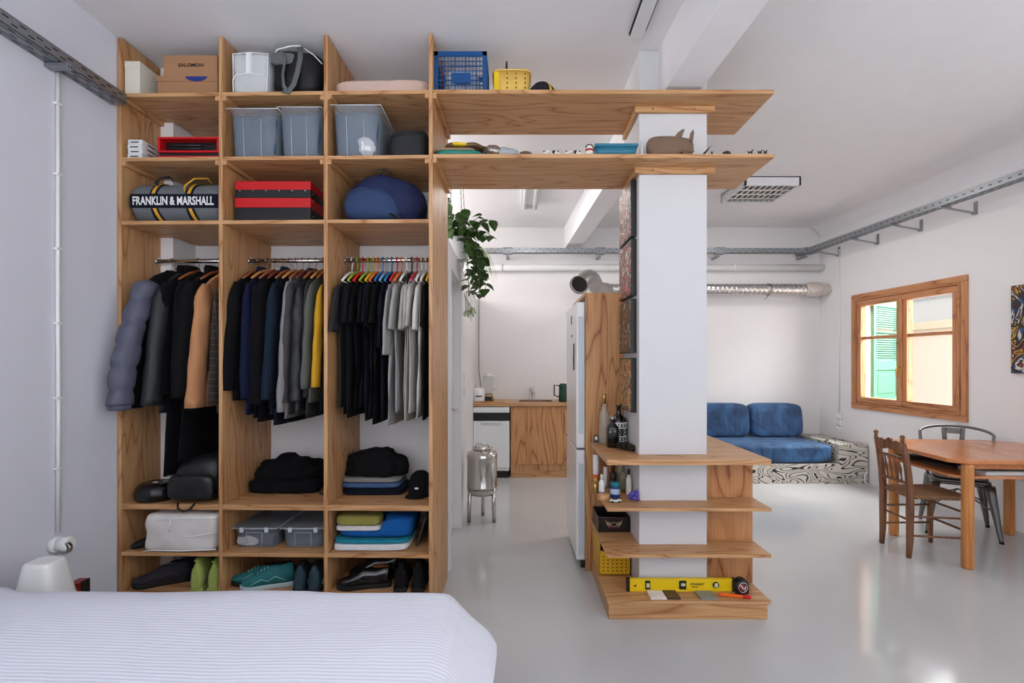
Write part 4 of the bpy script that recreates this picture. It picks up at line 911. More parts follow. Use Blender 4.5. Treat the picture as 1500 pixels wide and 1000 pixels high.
m=MB(); m.tube([(-.145,-.15,.20),(-.10,-.17,.258),(-.02,-.175,.275),(.03,-.165,.282)],.004); m.tube([(.05,-.165,.268),(.10,-.16,.235),(.145,-.15,.19)],.003); m.build('piping',pip,t)
m=MB(); m.tube([(-.11,-.165,.235),(-.07,-.185,.24),(-.045,-.195,.19),(-.055,-.20,.10),(-.045,-.21,.03),(-.02,-.222,.0)],.012,flat=.25); m.tube([(.03,-.17,.27),(.035,-.185,.2),(.025,-.195,.12),(.01,-.21,.04),(-.02,-.222,-.012),(-.045,-.222,.0)],.016,flat=.25); m.build('strap',gs,t)
m=MB().soft(-.13,-.187,.17,-.0,-.155,.235,k=5,n=6); m.build('grey_pocket_panel',gs,t)
pk=cloth('blush_linen',(206,178,164),.9,bump=.3,bs=30)
t=thing('folded_mattress','folded blush pink quilt lying flat on the top shelf','quilt',(-.757,2.93,S1z))
m=MB().soft(-.272,-.17,0,.272,.22,.105,k=7,n=14,amp=.007,fr=10,fn=lambda p,q:(p[0],p[1],p[2]*(.88+.12*(p[0]+.27)/.54))); m.build('quilt',pk,t)
m=MB(); m.tube([(-.26,-.172,.012),(-.1,-.175,.010),(.1,-.175,.012),(.26,-.172,.014)],.004); m.build('hem_seam',cloth('blush_seam',(178,140,124)),t)
# --- blue crate and yellow basket on the top board
def crate(label,cx,cy,z,w,d,h,mt,th=.012):
    t=thing('plastic_crate',label,'crate',(cx,cy,z)); m=MB()
    a,b=w/2,d/2
    for sx in (-1,1):
        for sy in (-1,1): m.cbox((sx*(a-.012),sy*(b-.012),h/2),(.024,.024,h))
    for sy in (-1,1):
        m.cbox((0,sy*(b-.006),h-.012),(w,.012,.024)); m.cbox((0,sy*(b-.006),.012),(w,.012,.024))
        n=15
        for i in range(1,n): m.cbox((-a+i*w/n,sy*(b-.006),h/2),(.003 if i%3 else .006,.006,h))
        for i in range(1,9): m.cbox((0,sy*(b-.006),i*h/9),(w,.006,.003 if i%3 else .006))
    for sx in (-1,1):
        m.cbox((sx*(a-.006),0,h-.012),(.012,d,.024)); m.cbox((sx*(a-.006),0,.012),(.012,d,.024))
        for i in range(1,13): m.cbox((sx*(a-.006),-b+i*d/13,h/2),(.006,.004,h))
        for i in range(1,9): m.cbox((sx*(a-.006),0,i*h/9),(.006,d,.003))
    m.box(-a,-b,0,a,b,.006); m.build('crate_body',mt,t,bevel=.0008)
    m=MB().box(-w*.16,-b-.001,h*.26,w*.2,-b+.008,h*.50); m.build('name_plate',mt,t,bevel=.001); return t
cx,w=at(635,713,2.74)
crate('blue lattice plastic crate on the top board','' or cx,2.875,S1z,w,.26,.24,mat('blue_plastic',(10,72,130),.4))
solo('wrapped_cloth',MB().soft(-.10,-.08,0,.11,.10,.19,k=3,n=10,amp=.03,fr=12,seed=4),cloth('white_bag_cloth',(206,206,212)),'white crumpled cloth inside the blue crate','cloth',(cx,2.875,S1z+.007))
solo('red_rod',MB().tube([(0,0,0),(-.006,0,.25)],.006),mat('red_rod',(150,50,40),.5),'thin red stick standing in the left end of the blue crate','stick',(cx-.115,2.86,S1z+.007))
yb=mat('yellow_plastic',(232,190,96),.4); yb2=mat('yellow_vivid',(228,190,30),.4)
cx,w=at(722,777,2.74)
t=thing('plastic_basket','small pale yellow perforated basket of bottles on the top board','basket',(cx,2.86,S1z))
m=MB(); m.rings([(0,0,0,w/2-.008,.085),(0,0,.004,w/2-.006,.087),(0,0,.145,w/2-.001,.095)],28,k=7); m.build('basket_body',yb,t)
m=MB(); m.tube([((w/2+.003)*(abs(cos(a))**.35)*(1 if cos(a)>0 else -1),.098*(abs(sin(a))**.35)*(1 if sin(a)>0 else -1),.146) for a in [i*pi/20 for i in range(40)]],.005,closed=True,n=6); m.build('rim',yb,t)
m=MB()
for i in range(7):
    for j in range(5):
        if i in (0,2,4,6) : m.box(-w*.36+i*w*.12-.003,-.0955,.02+j*.026,-w*.36+i*w*.12+.003,-.088,.028+j*.026)
m.build('ventilation_hole',mat('basket_hole_dark',(96,70,30),.7),t)
m=MB().box(-w/2+.004,-.0965,.005,-w/2+.035,-.088,.14); m.build('front_edge',yb2,t,bevel=.004)
for (dx,hh,r,c,lab,nm) in ((-.075,.04,.018,(214,190,20),'yellow bottle cap rising from the yellow basket','bottle'),(-.03,.10,.007,(58,58,60),'long dark handle standing up in the yellow basket','brush'),(.018,.03,.014,(226,226,226),'low white cap in the yellow basket','bottle'),(.055,.05,.008,(234,234,234),'thin white nozzle in the yellow basket','bottle')):
    solo(nm,MB().lathe([(r*.8,0),(r,.01),(r,hh*.7),(r*.7,hh)],n=12),mat('item_%d_%d'%(c[0],c[2]),c,.4),lab,nm,(cx+dx,2.85,S1z+.146))
cx,w=at(776,812,2.78)
t=thing('cap','black cap with a yellow stripe lying on the top board','cap',(cx,2.79,S1z))
m=MB().lathe([(.078,0),(.078,.015),(.070,.045),(.045,.072),(.015,.083),(0,.084)],n=22); m.build('crown',cloth('dark_cap',(40,36,46)),t)
m=MB().loft([[(.079*sin(a)*cos(b_)+.0,-.079*cos(a)*cos(b_)*1.01,.086*sin(b_)) for a in (.55,.75)] for b_ in [i*pi/18 for i in range(9)]],cap=False); m.build('stripe',yb2,t,solid=.003)
# --- second row
cx,w=at(184,205,2.745); cw=mat('white_small_card',(226,226,226),.5)
for i,lab in enumerate(('lowest','second from the bottom','third from the bottom','topmost')):
    t=thing('small_box','%s of four flat white boxes on the second shelf'%lab,'box',(cx+.006+.003*(i%2),2.84,S2z+i*.0265),0,'flat white boxes on the second shelf')
    MB().box(-w/2,-.09,0,w/2,.075,.026).build('box_body',cw,t,bevel=.0015)
    m=MB(); m.box(-w*.3,-.0908,.009,w*.25,-.0899,.015); m.box(w/2-.0001,-.05,.009,w/2+.0006,.01,.016); m.box(w/2-.0001,.02,.009,w/2+.0006,.06,.016); m.build('print',ink,t)
cx,w=at(228,318,2.75)
def toolcase(label,z,h,opened):
    t=thing('tool_case',label,'case',(cx+.003,2.90,z))
    if opened:
        m=MB(); a=w/2
        m.box(-a,-.14,0,a,.15,.012); m.box(-a,-.14,h-.012,a,.15,h); m.box(-a,-.14,.012,-a+.012,.15,h-.012); m.box(a-.012,-.14,.012,a,.15,h-.012); m.build('red_shell',redM,t,bevel=.002)
        m=MB().box(-a+.012,-.09,.012,a-.012,.15,h-.012); m.build('black_interior',black,t)
        m=MB()
        for i in range(3): m.tube([(-a+.05,-.10,.02+i*.018),(a-.12,-.10,.02+i*.018)],.006)
        m.tube([(a-.10,-.1,.06),(a-.07,-.11,.04),(a-.04,-.1,.062),(a-.03,-.1,.03)],.0015); m.build('tool_insert',mat('insert_grey',(52,50,54),.5),t)
    else:
        MB().box(-w/2,-.14,0,w/2,.15,h*.55).build('red_shell',redM,t,bevel=.003); MB().box(-w/2+.004,-.135,h*.55,w/2-.004,.15,h).build('black_lid',black,t,bevel=.003)
toolcase('flat red and black tool case at the bottom, on the second shelf',S2z,.038,False); toolcase('open red tool case with black interior on top of the flat one',S2z+.0385,.088,True)
tub=mat('clear_tub_plastic',(160,168,178),.3,alpha=.38)
def tub_box(label,cx,cy,z,w,d,h,content,taper=.88,lid=False,group='clear plastic storage boxes'):
    t=thing('storage_box',label,'box',(cx,cy,z),0,group); m=MB()
    n=28; a=w/2
    m.rings([(0,0,.002,a*taper,d/2*.94),(0,0,.006,a*taper,d/2*.94),(0,0,h-.012,a*.985,d/2*.985),(0,0,h-.010,a,d/2),(0,0,h,a,d/2)],n,k=9,cap=lid); m.build('clear_body',tub,t)
    m=MB(); m.tube([(-a*.34,-d/2*.955,.01),(-a*.36,-d/2*1.0,h*.80),(a*.34,-d/2*1.0,h*.80),(a*.33,-d/2*.955,.01)],.0014); m.build('front_rib',mat('rib_plastic',(214,220,226),.4),t)
    m=MB(); m.tube([(-a,-d/2,h),(a,-d/2,h),(a,d/2,h),(-a,d/2,h)],.0024,closed=True); m.build('rim',mat('rib_plastic',(214,220,226),.4),t)
    if lid:
        m=MB().box(-a*1.01,-d/2*1.01,h+.001,a*1.01,d/2*1.01,h+.008); m.build('lid',tub,t,bevel=.002)
        for s in (-.55,.55): MB().box(a*s-.01,-d/2-.006,h-.02,a*s+.01,-d/2,h+.006).build('clip',mat('rib_plastic',(214,220,226),.4),t)
    m=MB().soft(-a*taper*.95,-d/2*.92,.008,a*taper*.95,d/2*.86,h*(.93 if not lid else .72),k=10,n=12,amp=.005,fr=12,seed=cx*7,fn=lambda p,q:(p[0]*(1+(1/taper-1)*min(1,max(0,p[2]/h))),p[1],p[2])); o=m.build('folded_contents',content,t); return t
blg=cloth('slate_blue_fabric',(66,84,104)); 
tub_box('left one of two clear tubs of slate-blue fabric, second shelf of the middle bay',-1.465,2.945,S2z,.285,.42,.272,blg)
tub_box('right one of two clear tubs of slate-blue fabric, second shelf of the middle bay',-1.203,2.94,S2z,.248,.42,.278,blg)
t=tub_box('clear tub with white cloth inside, second shelf of the right bay',-.886,2.93,S2z,.28,.42,.284,blg)
MB().soft(.0,-.196,.01,.105,-.12,.13,k=3,n=8,amp=.01,fr=14).build('white_cloth_contents',cloth('white_tub_cloth',(226,226,230)),t)
cx,w=at(567,625,2.75)
t=thing('camera_case','small black padded case beside the clear tub, second shelf of the right bay','case',(cx,2.88,S2z)); MB().soft(-w/2,-.125,0,w/2,.13,.185,k=5,n=10,amp=.004,fr=10,fn=lambda p,q:(p[0],p[1],p[2]*(.92+.08*(p[0]/w+.5)))).build('case_body',mat('case_nylon',(30,31,36),.7,bump=.2,bs=40),t)
m=MB(); m.tube([(-w/2+.02,-.118,.128),(0,-.127,.137),(w/2-.02,-.12,.145)],.004); m.tube([(-.04,-.03,.178),(-.03,-.03,.186),(.05,-.03,.19),(.06,-.03,.182)],.006); m.build('zip',black,t)
# --- third row
gr=cloth('grey_canvas',(110,114,118),bump=.3,bs=80)
t=thing('duffel_bag','grey cylindrical duffel bag with white lettering on a dark band, third shelf left bay','bag',(-1.92,2.88,S3z)); r=.122; dl=.262
pr=[(r*.3,-dl),(r*.75,-dl+.006),(r*.95,-dl+.02),(r,-dl+.04),(r*.985,-.1),(r,0),(r*.985,.1),(r,dl-.04),(r*.95,dl-.02),(r*.75,dl-.006),(r*.3,dl)]
m=MB(); m.lathe(pr,(0,0,r),28,axis='x'); m.v=[(x,y,max(z,0.0)) for x,y,z in m.v]; m.build('bag_body',gr,t)
def cyl(a,rr,x): return (x,-rr*cos(a),r+rr*sin(a))
nav=cloth('navy_band',(26,28,44))
m=MB(); m.loft([[cyl(a,rr,x) for rr,a in ((r+.0015,-.34),(r+.0015,-.12),(r+.0015,.1),(r+.0015,.30),(r-.004,.30),(r-.004,-.34))] for x in (-.245,-.12,0,.12,.245)],cap=True); m.build('lettering_band',nav,t)
text(t,'lettering','FRANKLIN & MARSHALL',.455,.048,txtW,None,.022,0,bend=lambda p: cyl(-.02+p.y/r,r+.0025+p.z,p.x),ext=.001)
ye=mat('yellow_webbing',(226,168,44),.7)
for sx in (-.115,.085):
    for (dw,mt_,rr) in ((.020,nav,.0035),(.009,ye,.005)):
        for a0,a1 in ((-1.35,-.36),(.32,1.6)):
            m=MB(); m.loft([[cyl(a,r+rr,sx-dw+.03*(a-a0)*0+ (.02 if a<0 else 0)*(-a)),cyl(a,r+rr,sx+dw+(.02 if a<0 else 0)*(-a)),cyl(a,r-.002,sx+dw),cyl(a,r-.002,sx-dw)] for a in [a0+(a1-a0)*i/8 for i in range(9)]]); m.build('webbing_strap',mt_,t)
m=MB(); m.tube([cyl(.9,r+.004,-.115),cyl(.7,r+.035,-.10),cyl(.8,r+.05,-.07),cyl(1.0,r+.045,-.04),cyl(1.2,r+.02,-.05)],.010,flat=.4); m.build('handle',black,t)
m=MB(); m.tube([cyl(.4,r+.006,.06),cyl(.55,r+.03,.07),cyl(.85,r+.045,.11),cyl(1.2,r+.035,.15),cyl(1.3,r+.01,.16)],.010,flat=.4); m.build('handle',ye,t)
cx,w=at(341,452,2.80)
t=thing('red_black_case','big red and black striped hard box on the third shelf of the middle bay','box',(cx+.012,2.95,S3z)); a=w/2
for z0,z1,mt_,nm in ((0,.095,black,'lower_body'),(.095,.15,redM,'red_band'),(.15,.196,black,'black_band'),(.196,.245,redM,'lid')): MB().box(-a,-.15,z0,a,.19,z1).build(nm,mt_,t,bevel=.003)
m=MB()
for i in range(6): m.lathe([(.004,0),(.004,-.003)],(-a+.03+i*(w-.06)/5,-.15,.19),8,axis='y')
for z in (.05,.09,.14,.18): m.lathe([(.004,0),(.004,.003)],(a,-.12,z),8,axis='x')
m.build('rivet',chrome,t)
bb=cloth('blue_rucksack_nylon',(48,66,100),.75,bump=.3,bs=25); bb2=cloth('dark_blue_nylon',(34,42,76),.75,bump=.3,bs=25)
t=thing('backpack','slumped blue rucksack on the third shelf of the right bay','backpack',(-.745,2.91,S3z))
MB().soft(-.225,-.15,0,.215,.17,.30,k=2.6,n=14,amp=.018,fr=9,seed=3,fn=lambda p,q:(p[0],p[1],min(.31,p[2]*(1.0 if p[0]<0 else 1-.5*p[0])))).build('main_body',bb2,t)
MB().soft(-.235,-.18,0,.10,.05,.215,k=2.8,n=12,amp=.016,fr=10,seed=9,fn=lambda p,q:(p[0],p[1],p[2]*(1-.9*max(0,p[0]+.08)))).build('front_flap',bb,t)
m=MB(); m.tube([(-.02,-.10,.285),(-.04,-.10,.31),(.0,-.1,.315),(.03,-.10,.29)],.006); m.tube([(.03,-.155,.05),(.08,-.165,.03),(.12,-.16,.0)],.006); m.build('grab_loop',black,t)
solo('paper_sheet',MB().box(-.03,-.08,0,.0,.10,.155),boxW,'white card standing behind the blue rucksack at the right edge','card',(-.484,2.98,S3z))
# --- main floor of the wardrobe (row 4)
t=thing('helmet','round glossy black helmet lying in the left bay','helmet',(-2.072,2.85,S4z))
MB().lathe([(.10,0),(.112,.01),(.116,.035),(.108,.07),(.088,.092),(.06,.10),(.03,.095),(0,.092)],n=32).build('shell',mat('black_gloss',(20,21,22),.25),t)
m=MB(); m.tube([(.014*cos(a)+.0,-.014*sin(a)*.6-.02,.0985) for a in [i*pi/8 for i in range(16)]],.002,closed=True,n=6); m.tube([(-.010,-.02,.099),(.012,-.018,.099)],.002,n=6); m.build('badge',txtW,t)
t=thing('backpack','black leather-look backpack with a loose strap in the left bay','backpack',(-1.815,2.90,S4z)); bl_=mat('black_leather',(24,23,25),.42,bump=.4,bs=14)
MB().soft(-.135,-.155,0,.165,.17,.27,k=3.6,n=12,amp=.012,fr=9,fn=lambda p,q:(p[0],p[1],p[2]*(.78+.22*min(1,(p[0]+.14)/.2)))).build('main_body',bl_,t)
MB().soft(-.12,-.185,.02,.13,-.10,.165,k=5,n=10,amp=.006,fr=10).build('front_pocket',bl_,t)
MB().tube([(-.11,-.184,.165),(0,-.19,.172),(.13,-.184,.168)],.004).build('zip',rubber,t)
MB().tube([(-.06,-.17,.01),(-.05,-.185,-.018),(-.015,-.19,-.036),(.02,-.19,-.02),(.04,-.175,.01)],.005,flat=1).build('loose_strap',rubber,t)
def folded(nm,label,cx,cy,z,w,d,h,mt_,amp=.008,k=4.5,seed=0,group=None,fn=None,under=0):
    t=thing(nm,label,{'folded_towel':'towel'}.get(nm,'clothing'),(cx,cy,z),0,group)
    MB().soft(-w/2,-d/2,-under,w/2,d/2,h,k=k,n=16,amp=amp,fr=13,seed=seed,fn=fn).build('folded_cloth',mt_,t)
    return t
Gf='folded clothes on the wardrobe floor'
dome=lambda p,q:(p[0],p[1],max(0,p[2]))
folded('folded_clothes','lower half of the black folded pile in the middle bay',-1.40,3.06,S4z,.43,.26,.085,cB3,.014,6,1,Gf)
folded('folded_clothes','upper half of the black folded pile in the middle bay',-1.39,3.07,S4z+.084,.42,.25,.125,cB3,.03,2.2,2,Gf,fn=dome,under=.09)
solo('brown_shoe',MB().soft(-.045,-.10,0,.04,.10,.065,k=2.5,n=8,fn=lambda p,q:(p[0],p[1],p[2]*(.6+.4*(p[0]+.05)/.09))),mat('brown_leather',(66,38,26),.5),'brown leather shoe at the right edge of the middle bay','shoe',(-1.125,2.98,S4z))
folded('folded_clothes','dark jeans at the bottom of the folded pile in the right bay',-.85,3.03,S4z,.37,.26,.045,cNavD,.006,6,3,Gf)
folded('folded_clothes','blue folded shirt in the pile in the right bay',-.86,3.02,S4z+.0445,.35,.25,.032,cloth('denim_blue',(66,92,132)),.005,6,4,Gf)
folded('folded_clothes','grey folded shirt under the black top of the right pile',-.86,3.02,S4z+.076,.35,.25,.03,cloth('grey_shirt',(124,122,120)),.005,6,5,Gf)
folded('folded_clothes','black bulky top garment of the folded pile in the right bay',-.85,3.04,S4z+.1055,.38,.26,.15,cB,.03,2.3,6,Gf,fn=dome,under=.09)
t=thing('cap','black cap with tiny white badge at the right edge of the right bay','cap',(-.565,2.93,S4z)); MB().lathe([(.073,0),(.073,.03),(.070,.08),(.055,.12),(.03,.14),(0,.145)],n=20).build('crown',cB,t); MB().soft(-.075,-.115,0,.04,-.03,.02,k=3,n=8).build('visor',cB,t); MB().box(-.02,-.0735,.05,.0,-.070,.06).build('badge',txtW,t)
# --- row 5
t=thing('zipped_bag','large white non-woven storage bag with piping in the left bay above the shoes','bag',(-1.862,2.90,S5z)); nw=mat('nonwoven_cream',(222,216,212),.75,bump=.25,bs=10,var=.03)
MB().soft(-.20,-.172,0,.205,.19,.212,k=11,n=16,amp=.012,fr=9,seed=5,fn=lambda p,q:(p[0]+.02*(1-p[2]/.2)*(-1),p[1],p[2])).build('bag_body',nw,t)
m=MB(); m.tube([(-.21,-.165,.004),(-.15,-.175,.014),(.0,-.178,.012),(.1,-.176,.014),(.2,-.172,.018)],.0035); m.tube([(-.19,-.165,.165),(-.1,-.172,.185),(.05,-.172,.19),(.2,-.165,.19)],.0035); m.tube([(-.055,-.17,.187),(-.058,-.174,.115)],.0035); m.tube([(-.02,-.175,.09),(-.03,-.175,.014)],.003); m.tube([(-.03,-.176,.092),(.06,-.176,.088),(.2,-.168,.11)],.0025); m.build('piping',pip,t)
solo('black_slipper',MB().soft(-.05,-.11,0,.045,.09,.06,k=2.4,n=8,fn=lambda p,q:(p[0],p[1],p[2]*(.5+.5*(p[0]+.05)/.1))),rubber,'black slipper left of the white storage bag','slipper',(-2.135,2.86,S5z))
t=tub_box('left one of the two lidded clear boxes above the trainers',-1.483,2.98,S5z,.255,.38,.112,blg,.92,True,'lidded clear boxes in the middle bay')
MB().soft(-.11,-.182,.008,.02,-.12,.07,k=3.4,n=8,amp=.008,fr=18).build('white_cloth_contents',cloth('white_tub_cloth2',(226,226,230)),t)
tub_box('right one of the two lidded clear boxes above the trainers',-1.206,2.98,S5z,.265,.38,.112,blg,.92,True,'lidded clear boxes in the middle bay')
Gt='folded towels in the right bay'
folded('folded_towel','white folded towel at the bottom of the towel pile',-.815,2.91,S5z,.43,.34,.042,cloth('white_terry',(222,222,226),bs=150),.004,7,11,Gt)
folded('folded_towel','thin teal folded towel between the white and the blue one',-.81,2.91,S5z+.0415,.43,.34,.022,cloth('teal_terry',(36,130,150),bs=150),.003,7,12,Gt)
folded('folded_towel','thick royal blue folded towel in the towel pile',-.80,2.925,S5z+.063,.42,.33,.12,cloth('blue_terry',(22,88,160),bs=150),.005,6,13,Gt,fn=lambda p,q:(p[0]+ (p[2]/.12)*.015,p[1],p[2] if (p[0]>.05 or p[1]>.0) else min(p[2],.045+.0*p[0])))
folded('folded_towel','small white folded cloth under the olive towel',-.885,2.815,S5z+.1085,.255,.125,.028,cloth('white_terry2',(216,212,212),bs=150),.003,6,14,Gt)
folded('folded_towel','olive green folded towel on top of the towel pile',-.885,2.815,S5z+.136,.25,.125,.058,cloth('olive_terry',(146,138,72),bs=150),.004,5,15,Gt)
t=thing('laptop','thin black laptop sleeve leaning beside the towel pile','laptop',(-.535,2.93,S5z)); m=MB(); m.cbox((0,0,.098),(.014,.26,.19),Matrix.Rotation(radians(17),3,'Y')); m.build('sleeve',mat('dark_sleeve',(48,46,50),.5),t,bevel=.004)
# --- shoes
def shoe(nm,label,cx,cy,z,rz,upper,sole,accent,lin_=None,L=.28,h=.105,group=None,tilt=0,lace=True,high=0):
    t=thing(nm,label,'shoe',(cx,cy,z),rz,group); t.rotation_euler=(0,tilt,rz)
    sm=MB(); um=MB()
    # x forward (toe at +x)
    st=[(-.50,.026,.0),(-.47,.034,.0),(-.35,.038,0),(-.15,.033,0),(.1,.040,.0),(.28,.047,0),(.40,.042,.004),(.47,.03,.008),(.50,.014,.012)]
    rg=[]; 
    for u,w_,zl in st: x=u*L; rg.append([(x,-w_,zl),(x,-w_*1.05,.012+zl),(x,-w_,.026+zl),(x,w_,.026+zl),(x,w_*1.05,.012+zl),(x,w_,zl)])
    sm.loft(rg,smooth=False); sm.build('sole',sole,t,bevel=.002)
    up=[(-.495,.018,.80),(-.46,.030,1.0),(-.36,.034,.96+high),(-.22,.033,.80+high),(-.10,.033,.86+high),(.02,.034,.90),(.14,.037,.70),(.26,.041,.52),(.38,.037,.42),(.46,.026,.32),(.49,.012,.26)]
    rg=[]
    for u,w_,hh in up:
        x=u*L; zt_=.024+hh*(h-.024); ring=[]
        for i in range(12):
            a=pi*i/11; ca=cos(a); sa=sin(a)
            wf=w_*(1 if sa<.7 else .8); ring.append((x,ca*wf*(1-.35*sa**3),.020+(zt_-.020)*sa**.6))
        rg.append(ring)
    um.loft(rg); um.build('upper',upper,t)
    m=MB().lathe([(.030,0),(.026,.004),(.022,.001),(.0,-.006)],(-.30*L,0,.024+(.93+high)*(h-.024)),14,sx=1.7,sy=.72); m.build('collar_lining',lin_ or rubber,t)
    if lace:
        m=MB()
        for i in range(4):
            u=.00+i*.06; zz=.024+(.92-.09*i)*(h-.024)*1.0; m.tube([(u*L,-.018,zz-.004),(u*L,0,zz+.003),(u*L,.018,zz-.004)],.0022,n=6)
        m.build('laces',accent,t)
    m=MB()
    for s in (-1,1):
        m.tube([(.30*L,s*.040,.034),(.10*L,s*.0375,.060),(-.02*L,s*.035,.045),(-.15*L,s*.0355,.068),(-.35*L,s*.0365,.040)],.0022,n=6)
    m.build('side_stripe',accent,t); return t
Gs='shoes on the bottom wardrobe shelf'
shN=mat('dark_mesh',(40,38,50),.8,bump=.3,bs=150); brn=mat('brown_accent',(82,50,48),.6); lime=mat('lime_mesh',(158,172,88),.7,bump=.3,bs=150); nvy=mat('navy_trim',(34,42,104),.6); tealM=mat('teal_mesh',(34,110,112),.7,bump=.3,bs=150); mint=mat('mint_accent',(150,206,206),.6); dkt=mat('dark_teal_mesh',(40,62,72),.75,bump=.3,bs=150)
shoe('trainer','dark hiking trainer, front left on the bottom shelf',-2.04,2.84,S6z,radians(205),shN,rubber,brn,group=Gs,h=.115,high=.1)
shoe('trainer','dark trainer behind the brown-laced one in the left bay',-1.95,2.93,S6z,radians(215),shN,rubber,mat('grey_accent',(96,96,104),.6),group=Gs,h=.145,high=.05)
shoe('trainer','lime green trainer with navy trim, heel towards the room',-1.79,2.86,S6z,radians(97),lime,lime,nvy,lin_=lime,group=Gs,h=.165,high=.12,lace=False)
shoe('trainer','second lime trainer, half hidden at the right edge of the left bay',-1.695,2.87,S6z,radians(95),lime,lime,nvy,lin_=lime,group=Gs,h=.155,high=.12,lace=False)
for x in (-1.822,-1.758):
    solo('shoe_badge',MB().lathe([(.014,0),(.014,-.003)],n=14,axis='y'),lime,'round lime eyelet badge on the lime trainer'+(' left side' if x<-1.8 else ' right side'),'badge',(x,2.708,S6z+.06)) if False else None
shoe('trainer','teal running shoe with olive toe at the left of the middle bay',-1.50,2.87,S6z,radians(200),tealM,rubber,mint,group=Gs,h=.10)
shoe('trainer','bright teal running shoe with mint stripes in the middle bay',-1.41,2.80,S6z,radians(198),tealM,mat('mint_sole',(176,196,200),.5),mint,group=Gs,h=.125,high=.1)
shoe('trainer','dark teal trainer, left one of the pair with heels to the room',-1.22,2.85,S6z,radians(100),dkt,rubber,mint,group=Gs,h=.15,high=.05,lace=False)
shoe('trainer','dark teal trainer, right one of the pair with heels to the room',-1.125,2.85,S6z,radians(93),dkt,rubber,mint,group=Gs,h=.15,high=.05,lace=False)
lea=mat('polished_black_leather',(16,16,19),.18,coat=.4); tanL=mat('tan_lining',(150,84,40),.5); wt_=mat('white_edge',(214,210,200),.5)
shoe('dress_shoe','glossy black dress shoe in front, toe to the left, right bay',-.86,2.80,S6z,radians(190),lea,rubber,lea,lin_=tanL,group=Gs,lace=False,h=.12,L=.30)
shoe('dress_shoe','glossy black dress shoe behind the front one, right bay',-.83,2.92,S6z,radians(192),lea,rubber,lea,lin_=tanL,group=Gs,lace=False,h=.15,L=.30)
shoe('ankle_boot','dull black boot, left of the two at the right edge',-.655,2.86,S6z,radians(96),cB2,rubber,black,group=Gs,h=.15,high=.1,lace=False)
shoe('ankle_boot','dull black boot, right of the two at the right edge',-.545,2.86,S6z,radians(90),cB2,rubber,black,group=Gs,h=.15,high=.1,lace=False)
# ================================================================ lower board over the opening
BZ2=2.5625
gp_=mat('teal_plastic_film',(18,120,106),.25,bump=.3,bs=15); sil=mat('silver_film',(168,160,150),.2,.8,bump=.8,bs=10)
cx,w=at(634,705,2.76)
t=thing('plastic_pack','flat teal pack lying at the left end of the lower board','pack',(cx+.012,2.83,BZ2)); MB().soft(-w/2,-.12,0,w/2,.11,.032,k=5,n=8,amp=.004,fr=14).build('pack',gp_,t); MB().soft(-w/2,-.115,.028,w/2-.04,.10,.045,k=6,n=8).build('paper_layer',mat('tan_paper',(150,126,98),.7),t)
t=thing('plastic_pack','crinkled silver and brown foil bag on top of the teal pack','pack',(cx+.03,2.83,BZ2+.0455)); MB().soft(-w/2+.03,-.10,0,w/2+.01,.10,.045,k=2.6,n=10,amp=.014,fr=16).build('foil_bag',mat('brown_foil',(110,86,62),.3,.4,bump=.8,bs=12),t); MB().soft(-.05,-.115,.012,.03,-.08,.032,k=2.6,n=8,amp=.008,fr=16).build('yellow_print',yb2,t)
solo('foil_bag',MB().soft(-.06,-.09,0,.06,.09,.07,k=2.5,n=10,amp=.016,fr=18,seed=8),sil,'silver foil pouch end beside the teal pack','pouch',(fx(716,2.82)+.02,2.81,BZ2))
cx,w=at(730,762,2.80); solo('clear_bag',MB().soft(-.075,-.09,0,.075,.09,.062,k=2.2,n=10,amp=.014,fr=18,seed=3),mat('clear_bag_film',(188,200,208),.2,alpha=.6),'crumpled clear plastic bag on the lower board','bag',(cx-.015,2.81,BZ2))
solo('stone',MB().soft(-.04,-.05,0,.04,.05,.035,k=2.2,n=8,amp=.006),mat('brown_stone',(104,80,72),.7),'small brown rounded lump right of the clear bag','stone',(fx(769,2.8),2.765,BZ2))
for i,(px,lab) in enumerate(((798,'leftmost'),(815,'second'),(830,'third'),(846,'rightmost'))):
    t=thing('figurine','%s of four tiny white cow-like figurines on the lower board'%lab,'figurine',(fx(px,2.76),2.724,BZ2),(i%2)*pi,'tiny white figurines')
    MB().soft(-.017,-.012,.004,.015,.012,.024,k=2.4,n=6).build('body',offwhite,t); MB().soft(.008,-.009,.012,.026,.009,.03,k=2.2,n=5).build('head',black if i%2 else offwhite,t)
    MB().soft(-.012,-.014,.012,.0,.014,.026,k=2.2,n=5).build('black_patch',black,t)
    m=MB()
    for x in (-.01,.009):
        for y in (-.007,.007): m.lathe([(.003,0),(.003,.008)],(x,y,0),6)
    m.build('legs',offwhite,t)
t=thing('figurine','snowman-like figurine with red scarf and round face on the lower board','figurine',(fx(863,2.73),2.724,BZ2))
MB().soft(-.022,-.018,0,.022,.018,.032,k=2.2,n=8).build('body',offwhite,t); MB().lathe([(.012,0),(.019,.006),(.019,.018),(.010,.026),(0,.027)],(0,0,.030),14).build('head',offwhite,t); MB().tube([(.019*cos(a),.017*sin(a),.030) for a in [i*pi/6 for i in range(12)]],.005,closed=True,n=6).build('scarf',redM,t); MB().tube([(.0195*cos(a),-.006,.042+.017*sin(a)) for a in [i*pi/8 for i in range(9)]],.004,n=6).build('hair_band',black,t)
tb=mat('teal_blue_box',(44,112,136),.4)
cx,w=at(869,932,2.76); t=thing('plastic_box','teal blue lidded plastic box left of the cardboard animal','box',(cx,2.768,BZ2)); m=MB().rings([(0,0,0,w/2-.012,.055),(0,0,.046,w/2-.003,.060)],24,k=9); m.build('box_body',tb,t); MB().box(-w/2,-.063,.046,w/2,.063,.062).build('lid',tb,t,bevel=.004)
